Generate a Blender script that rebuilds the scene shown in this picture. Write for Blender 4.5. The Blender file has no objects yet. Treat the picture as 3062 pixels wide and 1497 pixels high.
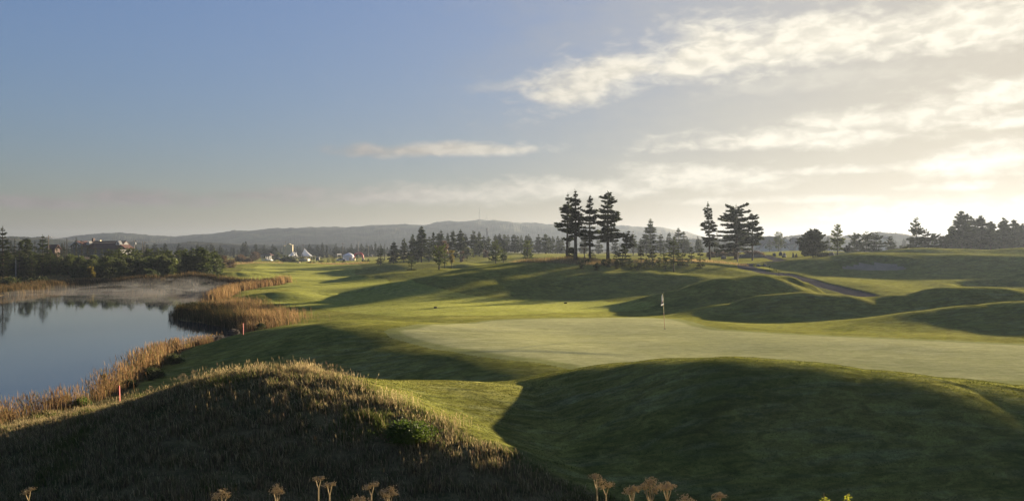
import bpy, bmesh, math, random
import numpy as np
from mathutils import Vector, Matrix

# ------------------------------------------------------------------ camera
F = 2403.0            # focal length in photo pixels (photo 3062 x 1497)
CX, HY = 1531.0, 745.0
EYE = 4.7             # eye height above the putting green
C = bpy.context.scene.collection
scene = bpy.context.scene
cam_d = bpy.data.cameras.new('camera')
cam = bpy.data.objects.new('camera', cam_d)
C.objects.link(cam)
cam_d.sensor_width = 36.0
cam_d.lens = 36.0 * F / 3062.0
cam_d.shift_y = -(748.5 - HY) / 3062.0
cam_d.clip_start = 0.1
cam_d.clip_end = 30000
cam.location = (0, 0, EYE)
cam.rotation_euler = (math.radians(90), 0, 0)
scene.camera = cam

# ------------------------------------------------------------------ light
SUN_AZ, SUN_EL = math.radians(40.0), math.radians(8.0)     # azimuth to the right of the view direction (+Y)
EXPOSURE = 2.4
SKY_K = 0.05
HAZE = 0.0003
SHEEN = 0.21
SHEEN_R = 0.78
SHEEN_T = (0.74, 0.76, 0.17, 1)
sd = bpy.data.lights.new('sun', 'SUN')
sd.energy = 5.0
sd.angle = math.radians(0.8)
sd.color = (1.0, 0.81, 0.55)
sun = bpy.data.objects.new('sun', sd)
C.objects.link(sun)
sdir = Vector((math.sin(SUN_AZ) * math.cos(SUN_EL), math.cos(SUN_AZ) * math.cos(SUN_EL), math.sin(SUN_EL)))
sun.rotation_euler = sdir.to_track_quat('Z', 'Y').to_euler()
sun.location = (60, 60, 60)
vs = scene.view_settings
vs.view_transform = 'Standard'
vs.look = 'None'
vs.exposure = EXPOSURE
vs.gamma = 1.0
vs.use_curve_mapping = False
scene.render.engine = 'CYCLES'
cy = scene.cycles
cy.use_denoising = True
try:
    cy.denoiser = 'OPENIMAGEDENOISE'
    cy.denoising_input_passes = 'RGB_ALBEDO_NORMAL'
except Exception:
    pass
cy.max_bounces = 6
cy.diffuse_bounces = 2
cy.glossy_bounces = 2
cy.transmission_bounces = 4
cy.transparent_max_bounces = 8
cy.volume_bounces = 0
cy.volume_step_rate = 1.0
cy.use_adaptive_sampling = True
cy.adaptive_threshold = 0.012
cy.sample_clamp_indirect = 4.0
scene.render.use_persistent_data = False


# ------------------------------------------------------------------ node helpers
class NT:
    def __init__(s, tree):
        s.t = tree
        s.n = tree.nodes
        s.l = tree.links

    def node(s, typ, **kw):
        nd = s.n.new(typ)
        for k, v in kw.items():
            setattr(nd, k, v)
        return nd

    def put(s, inp, v):
        if isinstance(v, bpy.types.NodeSocket):
            s.l.new(v, inp)
        elif v is not None:
            if isinstance(v, (tuple, list)) and len(v) == 3 and inp.type == 'RGBA':
                v = (v[0], v[1], v[2], 1)
            inp.default_value = v

    def math(s, op, a, b=None, c=None, clamp=False):
        nd = s.node('ShaderNodeMath', operation=op)
        nd.use_clamp = clamp
        for i, v in enumerate((a, b, c)):
            if v is not None:
                s.put(nd.inputs[i], v)
        return nd.outputs[0]

    def mix(s, f, a, b, mode='MIX'):
        nd = s.node('ShaderNodeMix', data_type='RGBA', blend_type=mode)
        s.put(nd.inputs[0], f)
        s.put(nd.inputs[6], a)
        s.put(nd.inputs[7], b)
        return nd.outputs[2]

    def noise(s, vec, scale, detail=3.0, rough=0.55, dist=0.0):
        nd = s.node('ShaderNodeTexNoise')
        if vec is not None:
            s.l.new(vec, nd.inputs['Vector'])
        nd.inputs['Scale'].default_value = scale
        nd.inputs['Detail'].default_value = detail
        nd.inputs['Roughness'].default_value = rough
        nd.inputs['Distortion'].default_value = dist
        return nd.outputs[0]

    def ramp(s, f, a, b, c=0.0, d=1.0):
        nd = s.node('ShaderNodeMapRange', interpolation_type='SMOOTHSTEP')
        s.put(nd.inputs[0], f)
        for i, v in enumerate((a, b, c, d)):
            s.put(nd.inputs[i + 1], v)
        return nd.outputs[0]

    def mapping(s, vec, scale=(1, 1, 1), loc=(0, 0, 0), rot=(0, 0, 0)):
        nd = s.node('ShaderNodeMapping')
        s.l.new(vec, nd.inputs[0])
        nd.inputs[1].default_value = loc
        nd.inputs[2].default_value = rot
        nd.inputs[3].default_value = scale
        return nd.outputs[0]


def new_mat(name):
    m = bpy.data.materials.new(name)
    m.use_nodes = True
    m.node_tree.nodes.clear()
    nt = NT(m.node_tree)
    out = nt.node('ShaderNodeOutputMaterial')
    return m, nt, out


# ------------------------------------------------------------------ world: sky and clouds
def build_world():
    w = bpy.data.worlds.new('World')
    scene.world = w
    w.use_nodes = True
    w.node_tree.nodes.clear()
    nt = NT(w.node_tree)
    out = nt.node('ShaderNodeOutputWorld')
    bg = nt.node('ShaderNodeBackground')
    nt.l.new(bg.outputs[0], out.inputs[0])
    sky = nt.node('ShaderNodeTexSky', sky_type='NISHITA')
    sky.sun_disc = False
    sky.sun_elevation = SUN_EL
    sky.sun_rotation = SUN_AZ
    sky.altitude = 0
    sky.air_density = 1.0
    sky.dust_density = 2.2
    sky.ozone_density = 2.0
    tc = nt.node('ShaderNodeTexCoord')
    d = tc.outputs['Generated']
    sep = nt.node('ShaderNodeSeparateXYZ')
    nt.l.new(d, sep.inputs[0])
    x, y, z = sep.outputs
    # azimuth and elevation of the direction, in degrees
    az = nt.math('MULTIPLY', nt.math('ARCTAN2', x, y), 57.2958)
    el = nt.math('MULTIPLY', nt.math('ARCSINE', z), 57.2958)
    cmb = nt.node('ShaderNodeCombineXYZ')
    nt.l.new(az, cmb.inputs[0])
    nt.l.new(el, cmb.inputs[1])
    ae = cmb.outputs[0]
    stretched = nt.mapping(ae, scale=(0.16, 0.55, 1))
    n1 = nt.noise(stretched, 1.0, 5.0, 0.48, 0.3)
    n2 = nt.noise(nt.mapping(ae, scale=(0.5, 1.1, 1), loc=(7, 3, 0)), 1.3, 5.0, 0.52, 0.3)
    nn = nt.math('ADD', nt.math('MULTIPLY', n1, 0.6), nt.math('MULTIPLY', n2, 0.4))
    nn = nt.math('SUBTRACT', nn, 0.5)
    total = None
    # each cloud bank: photo x, y of its middle, half width, half height, tilt (rise per width), weight
    for (px, py, hw, hh, tilt, wt) in CLOUDS:
        a0 = math.degrees(math.atan((px - CX) / F))
        cosa = math.cos(math.radians(a0))
        e0 = math.degrees(math.atan((HY - py) / F * cosa))
        wa = math.degrees(hw / F) * cosa * cosa
        he = math.degrees(hh / F) * cosa
        da = nt.math('SUBTRACT', az, a0)
        de = nt.math('SUBTRACT', nt.math('SUBTRACT', el, e0), nt.math('MULTIPLY', da, tilt))
        # flat base, billowing top: squash differently above and below
        up = nt.math('DIVIDE', nt.math('MAXIMUM', de, 0.0), he)
        dn = nt.math('DIVIDE', nt.math('MAXIMUM', nt.math('MULTIPLY', de, -1.0), 0.0), he * 0.75)
        ex = nt.math('DIVIDE', da, wa)
        r2 = nt.math('ADD', nt.math('ADD', nt.math('MULTIPLY', up, up), nt.math('MULTIPLY', dn, dn)),
                     nt.math('MULTIPLY', ex, ex))
        r = nt.math('SQRT', r2)
        dens = nt.math('ADD', nt.math('SUBTRACT', 1.0, r), nt.math('MULTIPLY', nn, 3.0))
        mk = nt.math('MULTIPLY', nt.ramp(dens, -0.35, 0.85), wt)
        total = mk if total is None else nt.math('MAXIMUM', total, mk)
    near_sun = nt.node('ShaderNodeVectorMath', operation='DOT_PRODUCT')
    nt.l.new(d, near_sun.inputs[0])
    near_sun.inputs[1].default_value = tuple(sdir)
    ns = near_sun.outputs['Value']
    # the clear sky, with its glare near the sun held down as a thin overcast would
    raw = nt.mix(1.0, sky.outputs[0], SKY_TINT, 'MULTIPLY')
    bw = nt.node('ShaderNodeRGBToBW')
    nt.l.new(raw, bw.inputs[0])
    fac = nt.math('DIVIDE', 1.18, nt.math('ADD', 1.0, nt.math('DIVIDE', bw.outputs[0], 1.6)))
    base = nt.mix(1.0, raw, fac, 'MULTIPLY')
    # veil of high thin cloud toward the sun
    veil = nt.math('MULTIPLY', nt.ramp(nt.math('ADD', ns, nt.math('MULTIPLY', nn, 0.3)), 0.68, 1.0), 0.5)
    cloud_col = nt.mix(nt.ramp(ns, 0.5, 0.96), (1.02, 0.90, 0.90), (3.7, 3.45, 2.85))
    shade = nt.ramp(n2, 0.35, 0.65, 0.86, 1.1)
    cc = nt.mix(1.0, cloud_col, shade, 'MULTIPLY')
    veil_col = nt.mix(nt.ramp(ns, 0.6, 1.0), (1.1, 1.12, 1.18), (2.5, 2.36, 1.92))
    col = nt.mix(veil, base, veil_col)
    col = nt.mix(total, col, cc)
    nt.l.new(col, bg.inputs[0])
    bg.inputs[1].default_value = SKY_K


SKY_TINT = (0.82, 0.90, 1.20)
CLOUDS = [
    (1840, 225, 350, 85, 0.24, 0.92), (2090, 170, 300, 100, 0.14, 0.95), (2430, 130, 400, 98, 0.08, 0.9), (2900, 90, 420, 95, 0.08, 0.95),
    (2500, 235, 420, 40, 0.05, 0.2), (1500, 260, 120, 22, 0.1, 0.25),
    (2840, 335, 240, 70, 0.12, 0.8), (3000, 290, 190, 50, 0.1, 0.95), (3020, 360, 140, 30, 0.0, 0.95),
    (2330, 425, 400, 38, 0.0, 0.85), (2590, 358, 190, 40, 0.0, 0.8),
    (1330, 450, 330, 26, 0.02, 0.95), (2110, 535, 250, 48, 0.0, 0.75), (2500, 510, 280, 16, 0.0, 0.75),
    (2960, 480, 300, 60, 0.12, 0.95), (2850, 558, 170, 18, 0.0, 0.85), (1640, 572, 330, 38, 0.0, 0.8),
    (1180, 590, 420, 36, 0.0, 0.85), (440, 598, 270, 30, 0.0, 0.95), (100, 610, 330, 22, 0.0, 0.9),
    (740, 586, 160, 16, 0.0, 0.7), (930, 568, 120, 13, 0.0, 0.7), (2800, 635, 460, 45, 0.0, 0.85),
    (2330, 600, 330, 14, 0.0, 0.6), (1230, 560, 120, 14, 0.0, 0.4),
]
build_world()
# ------------------------------------------------------------------ terrain
WATER = -1.6


def at(px, py, D):
    """world point seen at photo pixel px, py when it stands D metres ahead"""
    return ((px - CX) / F * D, D, EYE - (py - HY) / F * D)


# base of the land: photo x, height z, distance
BASE = [(-9000, .2, 6), (-900, .2, 6), (1531, .2, 6), (4000, .4, 6), (9000, .5, 6),
        (-200, -.9, 16), (500, .0, 16), (1000, -.3, 14), (1531, -.05, 15), (2300, .15, 15), (3100, .3, 14), (4500, .6, 14),
        (-1500, -1.3, 24), (0, -1.35, 26), (500, -.9, 28), (1000, -1.0, 27), (1400, -.7, 28.5), (1800, -.1, 29), (2400, .0, 29),
        (3062, 0, 28), (4200, .2, 28), (6500, .5, 30), (-3000, -1.3, 30),
        (480, -1.5, 36), (700, -1.35, 36), (900, -1.0, 35), (1150, -1.15, 33), (1300, -.75, 33), (1700, .0, 36), (2300, .05, 38), (3062, .1, 38),
        (4500, .3, 40), (620, -1.5, 46), (800, -1.1, 46), (1000, -.3, 44), (1300, .0, 44), (1700, .0, 47), (2200, .0, 48), (3062, .05, 46),
        (760, -1.4, 58), (900, -1.15, 58), (1200, -.45, 57), (1700, -.1, 58), (2300, -.1, 56), (3062, .0, 54), (5000, .5, 60),
        (850, -1.1, 74), (1100, -.75, 74), (1500, -.75, 76), (1850, -.7, 76), (2200, -.5, 70), (2600, -.2, 68), (3062, .0, 66),
        (850, -1.0, 100), (1200, -.75, 95), (1500, -.6, 98), (1850, .2, 100), (2150, .9, 104), (2330, 1.3, 108), (2480, 0.0, 83), (2480, 1.15, 99), (2580, -.2, 77), (2580, .75, 92), (2700, .3, 84),
        (3000, .4, 84), (2700, .7, 98), (3062, .9, 98), (5000, 2.5, 110),
        (-200, -1.2, 150), (300, -1.0, 150), (600, -.9, 146), (800, -.8, 146), (1100, -.75, 145), (1300, .2, 150), (1600, 1.2, 150), (1850, 2.0, 145),
        (2200, 2.7, 148), (2400, 2.9, 150), (2600, 3.2, 140), (2900, 3.8, 140), (3200, 4.2, 140), (5000, 4.0, 180),
        (-400, -.6, 220), (300, -.6, 220), (700, -.8, 220), (1000, -.8, 230), (1300, .3, 230), (1500, 1.6, 230), (1800, 2.3, 230), (2100, 3.4, 210),
        (2380, 4.0, 220), (2700, 3.8, 220), (3062, 4.0, 220),
        (0, 0, 400), (400, -.3, 400), (700, -.7, 400), (900, -1.0, 400), (1100, -.8, 400), (1300, 1.6, 330), (1445, 3.2, 330), (1620, 2.3, 350),
        (1900, 2.6, 340), (2200, 3.2, 360), (2600, 3.2, 380), (3062, 3.4, 380),
        (0, 1, 700), (900, -.5, 600), (1100, 0.2, 560), (1531, 1.5, 700), (2500, 2, 700), (3400, 2, 700),
        (0, 0, 2000), (1531, 0, 2000), (3062, 0, 2000), (-9000, 0, 2000), (9000, 0, 2000), (-9000, 0, 100), (-9000, 0, 400), (9000, 2, 300),
        (0, -10, 7000), (1531, -10, 7000), (3062, -10, 7000)]

# ridges and mounds: photo x, y of the crest, distance, fall-off toward the eye, fall-off away
RIDGES = {
    'rough_mound': [(-150, 1343, 26, 5, 4), (0, 1310, 24, 5, 4), (160, 1266, 23, 5, 4), (330, 1223, 22, 5, 4), (480, 1193, 21, 5, 4), (600, 1164, 20.3, 4.6, 4),
                    (720, 1140, 19.7, 4.4, 4), (850, 1130, 19.2, 4.2, 3.6), (980, 1150, 18.6, 3.8, 3.2), (1100, 1206, 17.8, 3.2, 3),
                    (1250, 1272, 17, 2.7, 2.6), (1400, 1326, 16.2, 2.2, 2), (1480, 1356, 16, 2.0, 1.8), (1650, 1420, 15.3, 1.6, 1.5), (1850, 1493, 14.6, 1.4, 1.4), (2100, 1578, 13, 2, 2)],
    'near_lawn': [(980, 1130, 21.5, 6, 4.5), (1200, 1142, 23, 6.5, 4), (1400, 1149, 24, 7, 4), (1550, 1138, 24.5, 6, 4), (1700, 1110, 24, 5, 4.5),
                  (1850, 1088, 23, 4.6, 5), (2000, 1075, 22, 4.5, 5), (2200, 1070, 20.5, 4.6, 5), (2400, 1083, 20, 4.6, 5), (2600, 1107, 19.5, 4.6, 5),
                  (2800, 1132, 19.5, 4.5, 5), (3062, 1160, 19, 4.5, 5), (3450, 1170, 18, 4.5, 5), (4000, 1150, 16, 4.5, 5), (5000, 1120, 13, 4.5, 5), (8000, 1150, 8, 4, 5)],  # unseen crest beyond the right frame edge, added to shade the valley
    'green_shoulder': [(735, 999, 58, 6, 5), (790, 985, 55, 7, 5), (850, 968, 51, 7, 4.5), (960, 959, 48, 7, 4.5), (1060, 964, 45.5, 6.5, 5), (1130, 984, 43, 6, 5),
                       (1200, 1025, 39.5, 5, 6), (1300, 1062, 35.5, 4.5, 5), (1450, 1097, 32.3, 4, 4)],
    'mound_a': [(1930, 935, 70, 3.44, 4.30), (1990, 905, 71, 4.30, 5.16), (2080, 866, 72, 5.16, 6.02), (2180, 830, 73, 6.02, 5.16), (2270, 819, 74, 5.16, 3.87), (2345, 823, 75, 3.27, 2.75), (2400, 843, 75, 2.24, 2.15),
                (2440, 870, 75, 1.72, 1.72)],
    'mound_b': [(2120, 928, 60, 3.44, 4.30), (2200, 900, 60, 3.87, 4.30), (2300, 875, 60, 4.30, 4.30), (2400, 869, 60, 4.30, 4.30), (2500, 876, 60, 4.30, 4.30), (2620, 890, 61, 4.30, 4.30), (2700, 905, 62, 3.44, 4.30)],
    'mound_c': [(2530, 935, 58, 4.30, 4.30), (2610, 902, 59, 4.73, 4.30), (2700, 876, 60, 4.73, 4.30), (2830, 857, 60, 5.16, 4.30), (2960, 858, 60, 5.16, 4.30), (3100, 868, 61, 5.16, 4.30), (3300, 880, 64, 6.02, 4.30)],
    'mound_d': [(2640, 962, 51, 3.44, 3.44), (2750, 942, 51, 4.30, 3.44), (2850, 924, 51, 4.73, 3.44), (2950, 911, 50.5, 5.16, 3.44), (3062, 902, 50, 5.59, 3.44), (3250, 893, 50, 5.16, 3.44), (3500, 900, 50, 5.16, 3.44)],
    'bunker_hill': [(2410, 788, 118, 6, 8), (2480, 768, 118, 8, 9), (2560, 758, 119, 9, 9), (2680, 756, 120, 11, 9), (2800, 761, 118, 11, 10), (2950, 760, 116, 11, 10), (3120, 762, 112, 11, 10), (3400, 760, 110, 12, 10)],
    'back_hump': [(2640, 752, 150, 8, 8), (2740, 740, 150, 9, 9), (2820, 744, 150, 9, 9), (2930, 750, 148, 9, 9), (3062, 744, 140, 9, 9), (3300, 738, 140, 12, 9)],
    'pine_knoll': [(1250, 838, 95, 6, 8), (1340, 819, 98, 9, 9), (1440, 798, 104, 11, 11), (1540, 783, 110, 13, 14), (1660, 776, 114, 14, 16), (1800, 780, 115, 13, 14), (1950, 782, 114, 12, 14)],
    'knoll_step': [(1500, 862, 94, 3, 6), (1600, 842, 96, 4.5, 7), (1700, 826, 98, 5.5, 8), (1800, 815, 99, 6.5, 8), (1920, 812, 100, 6.5, 8), (2040, 822, 98, 6, 7), (2100, 840, 94, 5, 6)],
    'mid_rise': [(1080, 800, 176, 6, 8), (1180, 788, 178, 9, 9), (1260, 783, 182, 9, 9), (1320, 786, 184, 9, 9)],
    'mid_low': [(1090, 822, 138, 4, 5), (1180, 812, 142, 7, 6), (1280, 801, 148, 7, 6), (1360, 803, 152, 7, 6)],
    'right_back': [(1400, 791, 190, 7, 8), (1500, 776, 196, 9, 9), (1580, 766, 200, 9, 9), (1680, 768, 200, 9, 9)],
    'field_a': [(1380, 770, 280, 12, 12), (1450, 757, 300, 16, 14), (1560, 764, 300, 16, 14)],
    'small_bump': [(1355, 795, 168, 4, 5), (1390, 790, 168, 5, 5), (1440, 792, 168, 4, 5)],
    'far_left_mound': [(440, 835, 133, 3, 4), (480, 824, 134, 4, 5), (540, 824, 135, 5, 5), (600, 836, 136, 4, 5)],
    'fairway_wave': [(740, 897, 88, 4, 4), (800, 880, 89, 5, 6), (860, 871, 90, 5, 7), (930, 877, 91, 4, 6), (1000, 886, 92, 3, 5)],
    'fairway_lip': [(690, 918, 79, 4, 4), (760, 913, 80, 4, 5), (830, 916, 80, 4, 5)],
    'far_lip_a': [(640, 803, 200, 4, 6), (700, 800, 205, 7, 8), (760, 803, 205, 5, 8)],
    'far_lip_b': [(640, 820, 165, 4, 6), (700, 812, 168, 6, 8), (760, 816, 168, 4, 8)],
    'far_lip_c': [(700, 792, 250, 6, 8), (800, 785, 260, 10, 10), (900, 787, 260, 8, 10)],
    'path_field': [(2350, 812, 108, 5, 6), (2450, 800, 112, 9, 8), (2560, 806, 112, 9, 8), (2640, 822, 108, 8, 7)],
    'heather_rise': [(2330, 756, 205, 7, 9), (2370, 749, 210, 9, 9), (2420, 751, 210, 9, 9), (2480, 757, 205, 9, 9)],
    'shore_right': [(3300, 760, 300, 12, 12), (3500, 750, 300, 12, 12)],
}
HOLLOWS = [  # bunkers: photo x, y, distance, half width across, half depth, how deep
    (2612, 771, 112.0, 5.0, 3.0, 1.0), (3060, 822, 92.0, 6.0, 4.5, 1.4)]


def _tps_setup():
    P = []
    Z = []
    for px, z, D in BASE:
        X = (px - CX) / F * D
        r = math.hypot(X, D)
        th = math.atan2(X, D)
        P.append((th * 1.6, math.log(r)))
        Z.append(z)
    P = np.array(P)
    Z = np.array(Z)
    n = len(P)
    d = np.linalg.norm(P[:, None] - P[None], axis=2)
    K = np.where(d > 0, d * d * np.log(np.maximum(d, 1e-9)), 0)
    A = np.zeros((n + 3, n + 3))
    A[:n, :n] = K + np.eye(n) * 0.002
    A[:n, n] = 1
    A[:n, n + 1:] = P
    A[n, :n] = 1
    A[n + 1:, :n] = P.T
    sol = np.linalg.solve(A, np.concatenate([Z, [0, 0, 0]]))
    return P, sol


TP, TS = _tps_setup()


def base_h(X, Y):
    r = np.maximum(np.hypot(X, Y), 3.0)
    th = np.clip(np.arctan2(X, Y), -1.35, 1.35)
    a = th * 1.6
    b = np.log(np.minimum(r, 7000.0))
    n = len(TP)
    z = TS[n] + TS[n + 1] * a + TS[n + 2] * b
    for i in range(n):
        d2 = (a - TP[i, 0]) ** 2 + (b - TP[i, 1]) ** 2 + 1e-12
        z = z + TS[i] * 0.5 * d2 * np.log(d2)
    return np.clip(z, -12, 8)


def wave(X, Y, wl, seed, k=7):
    rs = np.random.RandomState(seed)
    s = 0
    for i in range(k):
        an = rs.uniform(0, 2 * math.pi)
        f = 2 * math.pi / wl * rs.uniform(0.7, 1.5)
        s = s + np.sin((X * math.cos(an) + Y * math.sin(an)) * f + rs.uniform(0, 7) + 1.1 * np.sin((X * math.sin(an) - Y * math.cos(an)) * f * 0.43 + rs.uniform(0, 7)))
    return s / math.sqrt(k)


RW = {}
for k_, pts_ in RIDGES.items():
    W_ = np.array([at(p[0], p[1], p[2]) for p in pts_])
    hb_ = base_h(W_[:, 0], W_[:, 1])
    RW[k_] = (W_[:, 0], W_[:, 1], np.maximum(W_[:, 2] - hb_, 0.02), np.array([p[3] for p in pts_], float), np.array([p[4] for p in pts_], float))


def ridges_h(X, Y):
    acc = np.zeros_like(X)
    r = np.hypot(X, Y)
    for k, (rx, ry, rh, wf, wb) in RW.items():
        R = 3.0 * max(wf.max(), wb.max())
        m = (X > rx.min() - R) & (X < rx.max() + R) & (Y > ry.min() - R) & (Y < ry.max() + R)
        if not m.any():
            continue
        x, y, rr = X[m], Y[m], r[m]
        best = np.full(x.shape, 1e9)
        bh = np.zeros(x.shape)
        for i in range(len(rx) - 1):
            ax, ay, bx, by = rx[i], ry[i], rx[i + 1], ry[i + 1]
            L2 = (bx - ax) ** 2 + (by - ay) ** 2
            t = np.clip(((x - ax) * (bx - ax) + (y - ay) * (by - ay)) / L2, 0, 1)
            qx, qy = ax + t * (bx - ax), ay + t * (by - ay)
            d = np.hypot(x - qx, y - qy)
            front = rr < np.hypot(qx, qy)
            w = np.where(front, wf[i] + t * (wf[i + 1] - wf[i]), wb[i] + t * (wb[i + 1] - wb[i]))
            q = d / w
            h = (rh[i] + t * (rh[i + 1] - rh[i]))
            hv = h * np.exp(-q * q)
            up = hv > bh
            bh = np.where(up, hv, bh)
            best = np.minimum(best, q)
        acc[m] += bh ** 7
    return acc ** (1 / 7)


def poly_sd(X, Y, poly):
    """signed distance, negative inside"""
    d = np.full(X.shape, 1e9)
    inside = np.zeros(X.shape, bool)
    n = len(poly)
    for i in range(n):
        ax, ay = poly[i][:2]
        bx, by = poly[(i + 1) % n][:2]
        L2 = (bx - ax) ** 2 + (by - ay) ** 2 + 1e-12
        t = np.clip(((X - ax) * (bx - ax) + (Y - ay) * (by - ay)) / L2, 0, 1)
        d = np.minimum(d, np.hypot(X - ax - t * (bx - ax), Y - ay - t * (by - ay)))
        if by != ay:
            c = ((ay > Y) != (by > Y)) & (X < (bx - ax) * (Y - ay) / (by - ay) + ax)
            inside ^= c
    return np.where(inside, -d, d)


def wpt(px, py):
    D = (EYE - WATER) * F / (py - HY)
    return ((px - CX) / F * D, D)


POND_PX = [(-60, 1290), (0, 1268), (80, 1243), (170, 1228), (300, 1183), (400, 1124), (450, 1084), (520, 1048), (620, 1024), (690, 1013), (726, 1006),
           (736, 992), (700, 978), (640, 970), (590, 962), (548, 958), (524, 942), (530, 928), (560, 918), (620, 908), (655, 892), (668, 880), (740, 868),
           (800, 862), (740, 859), (640, 858), (560, 859), (470, 856), (400, 858), (300, 857), (200, 860), (110, 868), (60, 874), (0, 884), (-200, 890), (-600, 900),
           (-1500, 940)]
POND = [wpt(*p) for p in POND_PX] + [(-75, 30), (-40, 22), (-27, 24)]


def soft(t):
    t = np.clip(t, 0, 1)
    return t * t * (3 - 2 * t)


def height(X, Y):
    X = np.asarray(X, float)
    Y = np.asarray(Y, float)
    z = base_h(X, Y) + ridges_h(X, Y)
    r = np.hypot(X, Y)
    # the bank the eye stands on
    z = z + 2.85 * np.exp(-(r / 4.8) ** 2)
    near = np.exp(-(r / 700.0) ** 2)
    z = z + near * (wave(X, Y, 16, 3) * 0.045 + wave(X, Y, 7, 5) * 0.016 + wave(X, Y, 34, 8) * 0.09)
    for (px, py, D, hw, hd, dp) in HOLLOWS:
        hx = (px - CX) / F * D
        q = ((X - hx) / hw) ** 2 + ((Y - D) / hd) ** 2
        z = z - dp * np.exp(-q ** 1.5) + 0.35 * np.exp(-((np.sqrt(q) - 1.35) / 0.3) ** 2) * 0.6
    m = (X > -330) & (X < 10) & (Y > 8) & (Y < 175)
    if m.any():
        sd_ = poly_sd(X[m], Y[m], POND)
        zm = z[m]
        bank = WATER + 0.05 + 0.12 * np.maximum(sd_, 0)
        out = bank + (np.maximum(zm, WATER + .25) - bank) * soft(sd_ / 4.0)
        ins = WATER + 0.05 + sd_ * 0.25
        z[m] = np.where(sd_ > 0, out, np.maximum(ins, WATER - 2.0))
    return z


_DS = np.exp(np.linspace(math.log(4.0), math.log(900.0), 1700))


def hit(px, py, dmin=4.0):
    """first point of the land seen at a photo pixel"""
    u = (px - CX) / F
    v = (py - HY) / F
    X = u * _DS
    zt = height(X, _DS)
    zr = EYE - v * _DS
    ok = (zt >= zr) & (_DS >= dmin)
    if not ok.any():
        i = len(_DS) - 1
    else:
        i = int(np.argmax(ok))
    D = _DS[i]
    if i > 0 and ok.any():
        a = zr[i - 1] - zt[i - 1]
        b = zt[i] - zr[i]
        t = a / (a + b) if a + b > 1e-9 and a > 0 else 1
        D = _DS[i - 1] + t * (_DS[i] - _DS[i - 1])
    return (u * D, D, float(height(np.array([u * D]), np.array([D]))[0]))


def on(px, D):
    X = (px - CX) / F * D
    return (X, D, float(height(np.array([X]), np.array([D]))[0]))
# ------------------------------------------------------------------ object helpers
def nth(i):
    t = 'first second third fourth fifth sixth seventh eighth ninth tenth eleventh twelfth'.split()
    return t[i] if i < 12 else '%d%s' % (i + 1, {1: 'st', 2: 'nd', 3: 'rd'}.get((i + 1) % 10 if (i + 1) // 10 != 1 else 0, 'th'))


def tag(o, label=None, cat=None, group=None, kind=None):
    if label:
        o['label'] = label
    if cat:
        o['category'] = cat
    if group:
        o['group'] = group
    if kind:
        o['kind'] = kind
    return o


def np_mesh(name, V, faces, mat, smooth=False, cols=None, attr='col'):
    """faces: int array (n, 3) or (n, 4)"""
    V = np.ascontiguousarray(V, np.float32)
    Fc = np.ascontiguousarray(faces, np.int32)
    me = bpy.data.meshes.new(name)
    n, k = Fc.shape
    me.vertices.add(len(V))
    me.vertices.foreach_set('co', V.ravel())
    me.loops.add(n * k)
    me.loops.foreach_set('vertex_index', Fc.ravel())
    me.polygons.add(n)
    me.polygons.foreach_set('loop_start', np.arange(0, n * k, k, dtype=np.int32))
    me.polygons.foreach_set('loop_total', np.full(n, k, np.int32))
    if smooth:
        me.polygons.foreach_set('use_smooth', np.ones(n, bool))
    me.update(calc_edges=True)
    if cols is not None:
        for an, cv in (cols.items() if isinstance(cols, dict) else [(attr, cols)]):
            a = me.color_attributes.new(an, 'FLOAT_COLOR', 'POINT')
            a.data.foreach_set('color', np.ascontiguousarray(cv, np.float32).ravel())
    if mat:
        me.materials.append(mat)
    return me


def link(name, me, parent=None, loc=None):
    o = bpy.data.objects.new(name, me)
    C.objects.link(o)
    if parent:
        o.parent = parent
    if loc is not None:
        o.location = loc
    return o


def empty(name, loc, rz=0.0):
    o = bpy.data.objects.new(name, None)
    C.objects.link(o)
    o.location = loc
    o.rotation_euler = (0, 0, rz)
    o.empty_display_size = 0.3
    return o


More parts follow.
